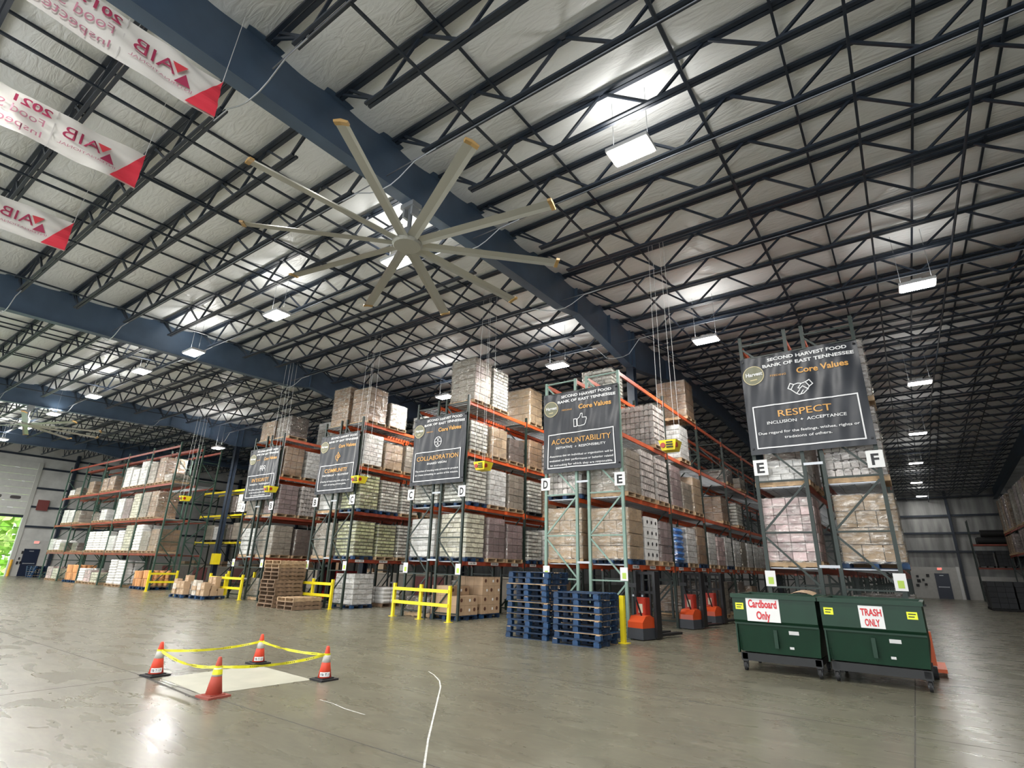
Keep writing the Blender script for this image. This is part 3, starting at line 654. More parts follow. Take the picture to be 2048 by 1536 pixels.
# ------------------------------------------------------------------ core value banners
bcl = mat('charcoal_banner', (.018, .021, .028), .4, bump=.5, bscale=2.2)
gold = mat('gold_print', (.72, .38, .1), .5); wpr = mat('white_print', (.8, .8, .8), .5); badge = mat('badge_green', (.2, .2, .13), .5); ring = mat('badge_ring', (.6, .52, .3), .5)
def stroke(b, pts, w, fn, mi=0, close=False):
    pts = list(pts)+([pts[0]] if close else [])
    p2 = []
    for (ax, az), (cx, cz_) in zip(pts, pts[1:]):
        k = max(1, int(math.hypot(cx-ax, cz_-az)/.12))
        p2 += [((ax+(cx-ax)*i/k, az+(cz_-az)*i/k), (ax+(cx-ax)*(i+1)/k, az+(cz_-az)*(i+1)/k)) for i in range(k)]
    for (ax, az), (cx, cz_) in p2:
        dx, dz = cx-ax, cz_-az; L = math.hypot(dx, dz) or 1; nx_, nz_ = -dz/L*w/2, dx/L*w/2; ex, ez = dx/L*w*.4, dz/L*w*.4
        b.add([fn(Vector((x, 0, z))) for x, z in ((ax-nx_-ex, az-nz_-ez), (cx-nx_+ex, cz_-nz_+ez), (cx+nx_+ex, cz_+nz_+ez), (ax+nx_-ex, az+nz_-ez))], [(0,1,2,3)], mi)
ICON = {
 'thumb': [([(-.2,-.16),(-.2,.08),(-.11,.08),(-.11,-.16)], 1), ([(-.08,-.14),(-.08,.07),(0,.12),(.04,.22),(.1,.22),(.1,.09),(.22,.09),(.23,.03),(.21,-.03),(.2,-.09),(.16,-.15),(-.02,-.16)], 1)],
 'hands': [([(-.26,.02),(-.2,.14),(-.13,.1),(-.2,-.02)], 1), ([(.26,.06),(.2,.17),(.12,.12),(.19,0)], 1), ([(-.13,.1),(-.04,.12),(.03,.1),(.12,.12)], 0), ([(-.2,-.02),(-.1,-.13),(-.04,-.17),(.05,-.16),(.12,-.1),(.19,0)], 0), ([(.03,.1),(-.05,.0),(-.01,-.02),(.05,.03),(.16,-.07)], 0), ([(-.08,-.12),(-.02,-.05)], 0), ([(.0,-.15),(.05,-.08)], 0)],
 'people': [([(math.cos(t)*.16, math.sin(t)*.19) for t in [i*math.pi/6 for i in range(12)]], 1), ([(-.05,.14),(0,.02),(.05,.14)], 0), ([(-.05,-.14),(0,-.02),(.05,-.14)], 0), ([(-.14,0),(-.05,0)], 0), ([(.14,0),(.05,0)], 0)],
 'heart': [([(-.1,-.1),(-.16,.02),(-.06,.1),(0,.2),(.08,.1),(.14,0),(.06,-.06),(.02,-.2),(-.04,-.12)], 1), ([(-.04,.02),(.04,.08),(.06,-.02),(-.02,-.05)], 1)],
 'group': [([(x+math.cos(t)*.05, .06+math.sin(t)*.06) for t in [i*math.pi/4 for i in range(8)]], 1) for x in (-.14, 0, .14)]+[([(-.22,-.12),(-.2,-.03),(-.08,-.03),(-.06,-.12)], 0), ([(.22,-.12),(.2,-.03),(.08,-.03),(.06,-.12)], 0), ([(-.08,-.14),(-.05,-.04),(.05,-.04),(.08,-.14)], 0)]}
def value_banner(nm, xc, title, sub, body, icon, icol):
    t = thing('value_banner', 'charcoal banner reading %s hung across the rack ends' % title, 'banner', (xc, YR0-.12, 0))
    w, z0, z1 = 2.62, 4.45, 7.0
    seed = xc*3.1
    def wob(x, z): return .02*math.sin(x*7+z*2.5+seed)*(.4+.6*(z-z0)/2.5)+.01*math.sin(x*17-z*3+seed)+.04*noise.noise(Vector((x*1.7, z*1.1, seed)))
    b = MB(); b.grid(lambda u, v: (-w/2+w*u, wob(-w/2+w*u, z0+(z1-z0)*v), z0+(z1-z0)*v), 56, 50); b.build('banner_cloth', bcl, t, True)
    for sx in (-1.24, 1.24):
        for sz in (4.6, 6.9): MB().bb(sx-.02, sx+.02, -.03, .1, sz-.02, sz+.02).build('tie_strap', black, t)
    fn = lambda p: Vector((p.x, p.y+wob(p.x, p.z)-.018, p.z))
    b = MB(); text(b, 'SECOND HARVEST FOOD', (.22, 0, 6.86), X_, Z_, .085, 0, 1.75, .03, fn); text(b, 'BANK OF EAST TENNESSEE', (.22, 0, 6.70), X_, Z_, .085, 0, 2.0, .03, fn)
    text(b, sub, (0, 0, 5.22), X_, Z_, .075, 0, min(1.7, .075*len(sub)*1.0), .012, fn)
    for i, ln in enumerate(body): text(b, ln, (0, 0, 4.97-i*.14), X_, Z_, .065, 0, min(2.15, len(ln)*.048), .01, fn)
    stroke(b, [(-1.13, 4.6), (1.13, 4.6), (1.13, 5.66), (-1.13, 5.66)], .03, fn, 0, True)
    text(b, 'Harvest', (-1.0, -.012, 6.53), X_, Z_, .1, 0, .4, .03, fn)
    if not icol:
        for pts, cl in ICON[icon]: stroke(b, [(x*1.05, 6.0+z*1.0) for x, z in pts], .022, fn, 0, cl)
    b.build('white_lettering', wpr, t)
    b = MB(); text(b, 'Core Values', (.52, 0, 6.46), X_, Z_, .15, 0, 1.1, .025, fn); text(b, title, (0, 0, 5.43), X_, Z_, .17, 0, min(2.05, .165*len(title)), .005, fn)
    text(b, 'FEEDING', (-.45, 0, 6.42), X_, Z_, .05, 0, .36, 0, fn)
    if icol:
        for pts, cl in ICON[icon]: stroke(b, [(x*1.05, 6.0+z*1.0) for x, z in pts], .03, fn, 0, cl)
    b.build('gold_lettering', gold, t)
    b = MB(); cc = [(math.cos(i*math.pi/16), math.sin(i*math.pi/16)) for i in range(32)]
    b.grid(lambda u, v: fn(Vector((-1.02+.235*v*math.cos(6.2832*u), .006, 6.5+.235*v*math.sin(6.2832*u)))), 32, 6); b.build('badge', badge, t)
    b = MB(); stroke(b, [(-1.02+.245*c, 6.5+.245*s) for c, s in cc], .02, fn, 0, True); stroke(b, [(-1.1, 6.38), (-.95, 6.38)], .03, fn); b.build('badge_ring', ring, t)
    b = MB(); b.bb(-w/2, w/2, -.005, .02, z1-.02, z1+.01); b.build('top_batten', darkpost, t)
XC = {nm: (x0+x1)/2 for nm, a, c, x0, x1, nb in ROWS}
value_banner('integrity', XC['integrity'], 'INTEGRITY', 'HONESTY  +  TRANSPARENCY', ['The quality of being honest and having', 'strong moral principles that guide', 'our actions and decisions.'], 'group', False)
value_banner('community', XC['community'], 'COMMUNITY', 'PARTNERSHIP  +  FELLOWSHIP', ['A feeling of fellowship with others, as a', 'result of sharing common goals.'], 'heart', True)
value_banner('collaboration', XC['collaboration'], 'COLLABORATION', 'SHARED VISION', ['The action of working with someone to produce', 'or create something in service of the mission.'], 'people', False)
value_banner('accountability', XC['accountability'], 'ACCOUNTABILITY', 'INITIATIVE  +  RESPONSIBILITY', ['Assurance that an individual or organization will be', 'evaluated on their performance or behavior related', 'to something for which they are responsible.'], 'thumb', False)
value_banner('respect', XC['respect'], 'RESPECT', 'INCLUSION  +  ACCEPTANCE', ['Due regard for the feelings, wishes, rights or', 'traditions of others.'], 'hands', False)
# aisle letter signs, placards
lime = mat('lime_print', (.45, .62, .1), .6)
for nm, a, c, x0, x1, nb in ROWS:
    for s, x, sgn in ((a, x0+.05, 'left'), (c, x1-.05, 'right')):
        x += -.04 if sgn == 'left' else .0
        if nm == 'respect' and s == 'E': x += .12
        t = thing('aisle_sign', 'white square sign with letter %s below the %s banner' % (s, nm), 'sign', (x, YR0-.07, 4.14))
        MB().bb(-.16, .16, 0, .012, -.19, .19).build('sign_board', white, t)
        b = MB(); text(b, s, (0, -.004, 0), X_, Z_, .25, width=.17 if s != 'F' else .15, bold=.03); b.build('lettering', black, t)
        t = thing('post_placard', 'white paper placard with lime block on the %s-side post below the %s banner' % (s, nm), 'placard', (x0+.04 if sgn == 'left' else x1-.04, YR0-.06, 1.58))
        MB().bb(-.11, .11, 0, .01, -.17, .17).build('sign_board', white, t)
        b = MB(); b.bb(-.05, .06, -.004, -.001, -.12, .03); b.build('printed_block', lime, t)
# beam label strips on first beams of the long rack
for nm, side, x, bays in (('accountability', 'E', -6.32, 4), ('collaboration', 'D', -12.22, 2), ('community', 'C', -18.08, 1)):
    for bb_ in range(bays):
        for p in range(3):
            y = YR0+bb_*BAY+.6+p*1.25
            t = thing('beam_label', 'white printed label on the first beam of the %s-side rack, %s from front' % (side, ORD[bb_*3+p]), 'label', (x+.03, y, 1.775), 0, 'labels on the first beam of the %s rack' % side)
            MB().bb(0, .004, -.22, .22, -.045, .045).build('label_strip', white, t)
            b = MB()
            for q in range(7): b.bb(.004, .006, -.18+q*.055, -.18+q*.055+(.03 if q % 3 else .018), -.025, .025)
            b.build('printed_marks', black, t)
# hanging yellow aisle warning boxes
for x, wh in ((-4.45, 'accountability and respect'), (-10.45, 'collaboration and accountability'), (-16.4, 'community and collaboration'), (-22.3, 'integrity and community'), (-30.2, 'integrity banner and green-post')):
    t = thing('aisle_warning_light', 'yellow hanging warning box with red lamps between the %s racks' % wh if x > -30 else 'yellow hanging warning box with red lamps between the integrity banner and green-post rack', 'warning light', (x, 13.0, 4.65))
    b = MB(); b.box((0, 0, .0), (.33, .33, .25), 0, 0, 1.35); b.build('housing', yellow, t)
    for a in range(4):
        b = MB()
        b.cyl((-.12, -.212, .0), (-.12, -.18, .0), .065, 14)
        put('red_lamp', b.mesh('red_lamp', mat('dark_red_lens', (.35, .02, .01), .3)), t, None, a*math.pi/2)
    b = MB()
    for q in range(3): b.bb(-.03, .13, -.23, -.19, -.07+q*.06, -.04+q*.06)
    b.build('printed_marks', black, t)
    b = MB()
    for sx, sy in ((-.2, -.2), (.2, -.2), (.2, .2), (-.2, .2)): b.cyl((sx, sy, .15), (sx*.8, sy*.8, ztop(13)-4.65), .005, 4)
    b.build('hanging_wire', white, t)
# ================================================================== FLOOR OBJECTS
WORN = [worn_pallet(k) for k in range(5)]
def pallet_single(kind, loc, rz, label, group):
    t = put('pallet', WORN[rnd.randrange(5)] if kind == 'blue' else PM[kind], None, loc, rz); return tag(t, label, 'pallet', group)
for i in range(11):
    pallet_single('blue', (-8.12+rnd.uniform(-.03, .03), 12.6+rnd.uniform(-.03, .03), i*.1435), math.pi/2*0+rnd.uniform(-.02, .02), 'blue block pallet in the taller stack under the D sign, %s from the floor' % ORD[i], 'pallets of the taller blue stack')
for i in range(8):
    pallet_single('blue', (-6.62+rnd.uniform(-.03, .03), 12.42+rnd.uniform(-.03, .03), i*.1435), rnd.uniform(-.02, .02), 'blue block pallet in the shorter stack by the yellow bollard, %s from the floor' % ORD[i], 'pallets of the shorter blue stack')
for i in range(12):
    pallet_single('old' if i not in (10, 11) else 'wood', (-20.55+rnd.uniform(-.05, .05), 13.15+rnd.uniform(-.05, .05), i*.1435), math.pi/2+rnd.uniform(-.06, .06), 'worn wooden pallet in the tall stack by the community rack, %s from the floor' % ORD[i], 'pallets of the tall wooden stack')
for i in range(3):
    pallet_single('wood' if i == 2 else 'old', (-19.1+rnd.uniform(-.04, .04), 13.05, i*.1435), math.pi/2+rnd.uniform(-.05, .05), 'wooden pallet in the low stack of three beside the tall stack, %s from the floor' % ORD[i], 'pallets of the low wooden stack')
def guard(x0, y0, x1, y1, n, label):
    t = thing('guard_rail', label, 'guard rail', (x0, y0, 0)); d = Vector((x1-x0, y1-y0, 0))
    for i in range(n):
        p = d*i/(n-1); b = MB(); b.bb(p.x-.045, p.x+.045, p.y-.045, p.y+.045, .01, 1.07); b.bb(p.x-.1, p.x+.1, p.y-.1, p.y+.1, 0, .012); b.build('post', yellow, t)
    for z in (.48, .9):
        b = MB(); b.bar((0, -.05, z), tuple(d+Vector((0, -.05, z))), .05, .1); b.build('rail', yellow, t)
guard(-14.85, 13.85, -12.15, 13.7, 3, 'yellow guard rail before the collaboration rack ends')
guard(-20.9, 13.95, -18.45, 13.95, 3, 'yellow guard rail behind the wooden pallet stacks')
guard(-27.6, 13.8, -24.9, 13.9, 3, 'yellow guard rail before the integrity rack ends')
guard(-33.3, 13.4, -33.2, 14.75, 2, 'yellow guard rail at the open end of the green-post rack')
t = thing('bollard', 'yellow square bollard beside the shorter blue pallet stack', 'bollard', (-6.02, 13.2, 0))
b = MB(); b.bb(-.055, .055, -.055, .055, .01, 1.08); b.build('post', yellow, t); MB().bb(-.13, .13, -.13, .13, 0, .015).build('base_plate', yellow, t)
t = thing('bollard', 'yellow square bollard at the foot of the tall wooden pallet stack', 'bollard', (-21.9, 13.9, 0))
b = MB(); b.bb(-.05, .05, -.05, .05, .01, .8); b.build('post', yellow, t); MB().bb(-.1, .1, -.1, .1, 0, .012).build('base_plate', yellow, t)
for x, y, wh in ((-29.0, 15.4, 'behind the carton pile'), (-26.9, 15.6, 'beyond the carton pile')):
    tag(MB().bb(x-.05, x+.05, y-.05, y+.05, 0, 1.15).build('bollard', yellow), 'yellow square bollard %s' % wh, 'bollard')
# column guard
tag(MB().bb(-38.62, -38.18, 19.08, 19.52, 1.4, 2.1).build('column_guard', yellow), 'yellow padded wrap on the navy column', 'column guard')
# cones
oc = mat('cone_orange', (.75, .07, .03), .5); oc2 = mat('faded_cone', (.5, .08, .05), .6); refl = mat('cone_collar', (.62, .6, .55), .5)
def cone(x, y, txt, label, body=oc, base=rubber):
    t = thing('traffic_cone', label, 'traffic cone', (x, y, 0), rnd.uniform(-.2, .2))
    b = MB(); b.box((0, 0, .012), (.3, .3, .024)); b.box((0, 0, .03), (.2, .2, .014)); b.build('base', base, t)
    def R(z): return .1-.078*(z-.03)/.43
    b = MB(); b.lathe([(R(.03), .03), (R(.24), .24)]+[(R(.24)*.99, .241), (R(.36)*.99, .36)]+[(R(.36), .361), (R(.45), .45), (R(.46)*.7, .462)], n=24); b.build('cone_body', body, t, True)
    b = MB(); b.lathe([(R(.24)+.002, .24), (R(.36)+.002, .36)], n=24); b.build('collar', refl, t, True)
    if txt:
        def fn(p, z=.075): a = p.x/R(p.z); r = R(p.z)+.004; return Vector((math.sin(a)*r, -math.cos(a)*r, p.z))
        ang = math.atan2(-x, y)-t.rotation_euler.z                 # label turned to the open floor
        b = MB(); b.grid(lambda u, v: fn(Vector((-.075+.15*u, 0, .055+.06*v))), 8, 1); lo = b.build('number_label', white, t)
        b = MB(); text(b, txt, (0, 0, .085), X_, Z_, .032, width=.12, bold=.01, fn=lambda p: fn(p)*1.0+Vector((math.sin(p.x/R(p.z))*.003, -math.cos(p.x/R(p.z))*.003, 0))); lt = b.build('lettering', black, t)
        for o in (lo, lt): o.rotation_euler = (0, 0, ang)
    return t
CN = [(-9.5, 4.22), (-7.58, 4.12), (-9.42, 5.8), (-7.48, 5.72)]
cone(*CN[0], 'FB T-17', 'orange cone at the dock-side corner of the white floor patch, numbered 17')
cone(*CN[1], None, 'faded orange cone with a matching base, closest of the four around the patch', oc2, mat('faded_base', (.3, .07, .05), .7))
cone(*CN[2], 'FB T-10', 'orange cone at the rack-side corner of the patch, numbered 10')
cone(*CN[3], 'FB T-1', 'orange cone at the aisle-side corner of the patch, numbered 1')
tape = mat('caution_tape', (.85, .8, .03), .45, var=.12, vscale=15)
def caution(a, c, label, sag=.05):
    b = MB(); A = Vector((*CN[a], .34)); B = Vector((*CN[c], .34)); d = (B-A).normalized(); A = A+d*.04; B = B-d*.04
    def f(u, v):
        p = A.lerp(B, u); tw = .5*math.sin(u*9+a)+.25*math.sin(u*31)
        w = (v-.5)*.036; s = Vector((-d.y, d.x, 0))
        return p+Z_*(-sag*4*u*(1-u)+w*math.cos(tw))+s*w*math.sin(tw)
    b.grid(f, 50, 2)
    o = tag(b.build('caution_tape', tape), label, 'caution tape', 'caution tape between the cones')
    b = MB()
    for k in (.25, .6, .8):
        for q in range(5):
            u = k+q*.018; b.add([Vector(f(u, .3))+Z_*0-Vector((0, .002, 0)), Vector(f(u+.01, .3))-Vector((0, .002, 0)), Vector(f(u+.01, .7))-Vector((0, .002, 0)), Vector(f(u, .7))-Vector((0, .002, 0))], [(0,1,2,3)])
    b.build('printed_marks', black, o)
caution(0, 1, 'yellow caution tape sagging between the cone numbered 17 and the faded cone', .07)
caution(0, 2, 'yellow caution tape between the cones numbered 17 and 10', .05)
caution(2, 3, 'yellow caution tape between the cones numbered 10 and 1', .04)
caution(1, 3, 'yellow caution tape between the faded cone and the cone numbered 1', .05)
for k, nm in ((0, 'at the dock-side corner of the patch'), (1, 'that is faded'), (2, 'at the rack-side corner of the patch'), (3, 'at the aisle-side corner of the patch')):
    b = MB(); b.lathe([(.046, -.02), (.048, .02)], (CN[k][0], CN[k][1], .34), 16); 
    if k == 1: b.lathe([(.062, -.03), (.055, .03)], (CN[k][0], CN[k][1], .29), 16)
    tag(b.build('tape_wrap', tape), 'yellow tape wound round the cone %s' % nm, 'caution tape')
patch = mat('pale_patch', (.4, .39, .31), .55, var=.1, vscale=2)
struct(MB().add([(-9.25, 4.2, .003), (-7.75, 4.08, .003), (-7.6, 5.6, .003), (-9.3, 5.72, .003)], [(0,1,2,3)]).build('trim_8', patch), 'pale patched square of floor inside the cones')
struct(crack([(-9.75, 4.1, 0), (-7.55, 3.93, 0)], .05, 'trim_9', jm, .002)); 
# ------------------------------------------------------------------ hoppers
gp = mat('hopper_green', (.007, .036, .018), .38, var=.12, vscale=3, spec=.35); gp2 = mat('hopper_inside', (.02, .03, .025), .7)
chass = mat('black_chassis', (.012, .013, .013), .5)
def hopper(x0, x1, label, sign, sz, soff, rz):
    xc = (x0+x1)/2; w = x1-x0; t = thing('tipping_hopper', label, 'hopper', (xc, 11.25, 0), rz)
    hw = w/2
    # side profile (y, z): front lip at y=0 facing the open floor
    prof = [(-.02, 1.26), (-.02, .86), (.06, .78), (.14, .32), (.9, .30), (1.35, .62), (1.45, 1.26)]
    b = MB()
    n = len(prof)
    ring = lambda x, k: [(x, y, z) for y, z in prof]
    tb = .045
    vs = [(-hw+ (tb if z < .5 else 0), y, z) for y, z in prof]+[(hw-(tb if z < .5 else 0), y, z) for y, z in prof]
    b.add(vs, [(i, i+1, n+i+1, n+i) for i in range(n-1)]+[tuple(range(n))[::-1], tuple(range(n, 2*n))])
    # inner
    vi = [((-hw+.03), y*.96+.03, max(z, .35) if z < 1.2 else 1.262) for y, z in prof]
    o = b.build('hopper_body', gp, t)
    b = MB(); b.bb(-hw-.02, hw+.02, -.05, 0.02, 1.24, 1.31); b.bb(-hw-.02, hw+.02, 1.42, 1.48, 1.24, 1.31); b.bb(-hw-.03, -hw+.03, -.03, 1.48, 1.24, 1.3); b.bb(hw-.03, hw+.03, -.03, 1.48, 1.24, 1.3); b.build('rim', gp, t)
    MB().bb(-hw+.03, hw-.03, .02, 1.42, 1.262, 1.266).build('shaded_inside_sheet', gp2, t)  # thin dark sheet across the mouth, shade of the inside as colour
    b = MB(); b.bar((-hw, .03, .8), (hw, .03, .8), .03, .03); b.bar((-hw*.95, .1, .5), (-hw*.95, .13, .34), .05, .02)
    b.build('crease', gp, t)
    for sx in (-.02,): MB().bb(sx-.03, sx+.03, .04, .12, .42, .72).build('rib', gp, t)
    MB().bb(-hw+.005, -hw+.03, .02, .14, .3, .8).build('side_flange', gp, t)
    b = MB(); b.bb(-hw+.03, hw-.03, .12, .2, .17, .3); b.bb(-hw+.03, hw-.03, 1.2, 1.3, .17, .3); b.bb(-hw+.05, -hw+.14, .12, 1.3, .19, .29); b.bb(hw-.14, hw-.05, .12, 1.3, .19, .29); b.build('chassis', chass, t)
    for sx in (-hw+.09, hw-.09):
        for sy in (.16, 1.25):
            c = thing2 = MB(); c.cyl((sx-.022, sy, .075), (sx+.022, sy, .075), .074, 16); wl = c.build('caster', rubber, t)
            c = MB(); c.bb(sx-.04, sx-.03, sy-.03, sy+.03, .06, .17); c.bb(sx+.03, sx+.04, sy-.03, sy+.03, .06, .17); c.bb(sx-.04, sx+.04, sy-.04, sy+.04, .155, .17); c.build('fork', chass, wl)
            c = MB(); c.cyl((sx-.026, sy, .075), (sx+.026, sy, .075), .035, 12); c.build('wheel_hub', galv, wl)
    sw, sh, z = sz; b = MB(); b.bb(soff-sw/2, soff+sw/2, -.032, -.022, z-sh/2, z+sh/2); sb = b.build('sign_board', white, t)
    b = MB()
    for i, ln in enumerate(sign): text(b, ln, (soff, -.036, z+sh*.22-i*sh*.46), X_, Z_, sh*.32, width=sw*(.86 if len(ln) > 4 else .42 if sw > .4 else .62), bold=.03)
    b.build('lettering', mat('red_print', (.6, .02, .03), .5), sb)
    yl = mat('yellow_sticker', (.8, .85, .03), .5)
    for sx in ((-hw+.12,) if soff < 0 else (-hw+.12, hw-.14)):
        st = MB().bb(sx-.07, sx+.07, -.026, -.022, 1.04, 1.15).build('yellow_sticker', yl, t)
        b = MB(); b.bb(sx-.05, sx+.05, -.029, -.026, 1.11, 1.125); b.bb(sx-.05, sx+.03, -.029, -.026, 1.07, 1.085); b.build('printed_marks', black, st)
    b = MB(); b.bb(.28, .42, .02, .04, .64, .7) if False else b.add([(.2, .068, .66), (.36, .068, .66), (.36, .055, .72), (.2, .055, .72)], [(0,1,2,3)]); b.build('rating_plate', white, t)
    MB().add([(.18, .1, .42), (.25, .1, .42), (.25, .09, .46), (.18, .09, .46)], [(0,1,2,3)]).build('rating_plate', white, t)
    return t
hopper(-2.88, -1.5, 'green tipping hopper on casters with the Cardboard Only sign', ['Cardboard', 'Only'], (.56, .42, 1.06), -.17, 0)
hopper(-1.43, 0.0, 'green tipping hopper on casters with the Trash Only sign', ['TRASH', 'ONLY'], (.34, .34, 1.04), .02, -.02)
# sheet of cardboard sticking out of the cardboard hopper
b = MB(); b.grid(lambda u, v: (-2.05+.5*u, 11.5+.6*v, 1.27+.1*math.sin(u*2.6)+.03*v), 12, 4)
tag(b.build('cardboard_sheet', card, smooth=True), 'curled brown cardboard sheet on top of the Cardboard Only hopper', 'cardboard')
# pallet jack hidden behind the trash hopper
t = thing('pallet_jack', 'orange hand pallet jack behind the Trash Only hopper', 'pallet jack', (-.08, 13.12, 0))
om = mat('truck_orange', (.75, .13, .03), .4)
b = MB(); b.bb(-.1, .14, -.1, .1, .2, .75); b.build('pump_body', om, t)
b = MB(); b.cyl((.05, -.2, .1), (.13, -.2, .1), .1, 14); b.build('wheel', rubber, t)
b = MB(); b.path([(.05, -.1, .5), (.06, -.25, 1.2)], .018, 8); b.bb(-.03, .16, -.28, -.24, 1.18, 1.22); b.build('handle', black, t)
for sx in (-.18, .2): MB().bb(sx-.07, sx+.07, .1, 1.2, .07, .13).build('fork', om, t)
# walkie stackers under / beside the E rack
def stacker(x, y, rz, label, s=1.0):
    t = thing('walkie_stacker', label, 'pallet stacker', (x, y, 0), rz); bk = mat('truck_black', (.015, .015, .017), .45); rd = mat('truck_red', (.42, .035, .018), .38)
    b = MB(); b.box((0, 0, .15), (.5, .6, .26), 0, 0, .96); b.build('skirt', mat('skirt_grey', (.05, .055, .065), .5), t)
    b = MB(); pf = [(-.28, .28), (-.27, .42), (-.12, .56), (.1, .58), (.27, .5), (.29, .28)]; b.prism(pf, 'x', -.23, .23); b.build('motor_cover', mat('truck_orange_cover', (.6, .075, .018), .3), t)
    b = MB(); b.bb(-.26, .04, .16, .36, .3, 1.0); b.bb(-.24, .02, .14, .16, .5, .97); b.build('battery_case', rd, t)
    MB().bb(-.17, -.04, .13, .14, .62, .84).build('data_plate', mat('cream_plate', (.6, .58, .45), .5), t)
    b = MB(); b.bb(-.34, -.26, .2, .42, .05, 1.66); b.bb(.26, .34, .2, .42, .05, 1.66); b.bb(-.3, .3, .3, .34, 1.58, 1.66); b.bb(-.3, .3, .3, .34, 1.1, 1.16); b.bb(-.12, -.08, .3, .34, .4, 1.6); b.bb(.08, .12, .3, .34, .4, 1.6); b.build('mast', bk, t)
    b = MB(); b.path([(.05, -.05, .56), (.03, -.22, .95), (-.02, -.26, 1.28)], .022, 8); b.build('tiller', bk, t)
    b = MB(); b.bb(-.14, .1, -.3, -.22, 1.26, 1.36); b.build('tiller_head', bk, t)
    for sx in (-.18, .18): MB().bb(sx-.08, sx+.08, .42, 1.5, .06, .12).build('fork', bk, t)
    b = MB(); b.cyl((-.06, 0, .07), (.06, 0, .07), .07, 12); b.build('wheel', rubber, t)
    return t
stacker(-6.02, 14.35, -.22, 'orange and black walkie stacker beside the yellow bollard under the E rack')
stacker(-5.98, 18.2, -.2, 'orange and black walkie stacker parked in the second bay of the E rack')
stacker(-5.95, 20.4, -.15, 'orange and black walkie stacker parked farthest back in the E rack')
# reach truck in aisle B
t = thing('reach_truck', 'black-masted reach truck with red body standing in aisle B', 'reach truck', (-21.6, 15.9, 0))
b = MB(); b.bb(-.55, .55, .2, 1.3, .15, 1.35); b.build('body', mat('truck_deep_red', (.3, .015, .02), .4), t)
b = MB(); b.bb(-.5, -.36, -.1, .15, .1, 3.9); b.bb(.3, .44, -.1, .15, .1, 3.9); b.bb(-.3, -.1, -.05, .05, .5, 3.7); b.bb(-.5, .44, -.02, .05, 3.75, 3.85); b.bb(-.5, .44, -.02, .05, 1.5, 1.6); b.build('mast', rubber, t)
b = MB(); b.bb(-.5, .5, .3, 1.2, 2.1, 2.16)
for sx in (-.47, .47):
    for sy in (.33, 1.17): b.bb(sx-.03, sx+.03, sy-.03, sy+.03, 1.3, 2.1)
b.build('overhead_guard', rubber, t)
for sx in (-.25, .25): MB().bb(sx-.06, sx+.06, -1.1, -.1, .06, .11).build('fork', rubber, t)
for sx in (-.45, .45): MB().cyl((sx-.08, .9, .15), (sx+.08, .9, .15), .15, 14).build('wheel', rubber, t)
# brown cartons on blue pallets in front of CD rack
pallet_single('blue', (-12.85, 14.75, 0), 0, 'blue pallet under the brown cartons with dark round marks, closer one', None)
pallet_single('blue', (-12.85, 16.0, 0), 0, 'blue pallet under the brown cartons with dark round marks, farther one', None)
cart = MB(); cart.box((0, 0, .15), (.39, .33, .295)); CART = cart.mesh('carton', card)
dotm = mat('brown_mark', (.1, .04, .025), .6)
db = MB(); db.cyl((.195, 0, .17), (.199, 0, .17), .06, 14); DOT = db.mesh('round_mark', dotm); db = MB(); db.bb(.195, .199, .05, .12, .12, .2); LB = db.mesh('address_label', white)
db = MB(); db.cyl((0, -.169, .17), (0, -.165, .17), .06, 14); DOT2 = db.mesh('round_mark', dotm)
k = 0
for (y0, n_) in ((14.75, 3), (16.0, 4)):
    for L in range(n_ if y0 > 15 else 3):
        for i in range(3):
            for j in range(3):
                if i == 0 and L < 2 and j == 1: continue
                x = -12.85+(i-1)*.4; y = y0+(j-1)*.34
                if y0 < 15 and L == 2 and (i == 2): continue
                face = i == 2 or (y0 < 15 and j == 0)
                t = thing('carton', 'brown carton %s on the blue pallets beside the collaboration guard rail' % ('with dark round mark' if k % 2 else 'with white label'), 'carton', (x, y, .145+L*.3), 0, 'brown cartons beside the collaboration guard rail')
                put('carton_box', CART, t); put('round_mark', DOT if True else DOT2, t) if k % 2 else put('address_label', LB, t)
                if k % 3 == 0: put('round_mark', DOT2, t)
                k += 1
t = thing('crate', 'dark green plastic crate under the D-side rack', 'crate', (-12.8, 18.7, 0)); b = MB(); b.bb(-.5, .5, -.45, .45, .1, .45); b.build('crate_body', greenpost, t); b = MB(); b.bb(-.52, .52, -.47, .47, .45, .5); b.build('rim', greenpost, t)
# white wrapped pallets at BC
load('white', 1.15, 'blue', (-19.05+.35, 15.2, 0), 0, 'tall block of white paper goods on the floor under the C rack')
load('sacks', .62, 'old', (-18.7, 16.75, 0), 0, 'low block of blue-white packs on the floor under the C rack')
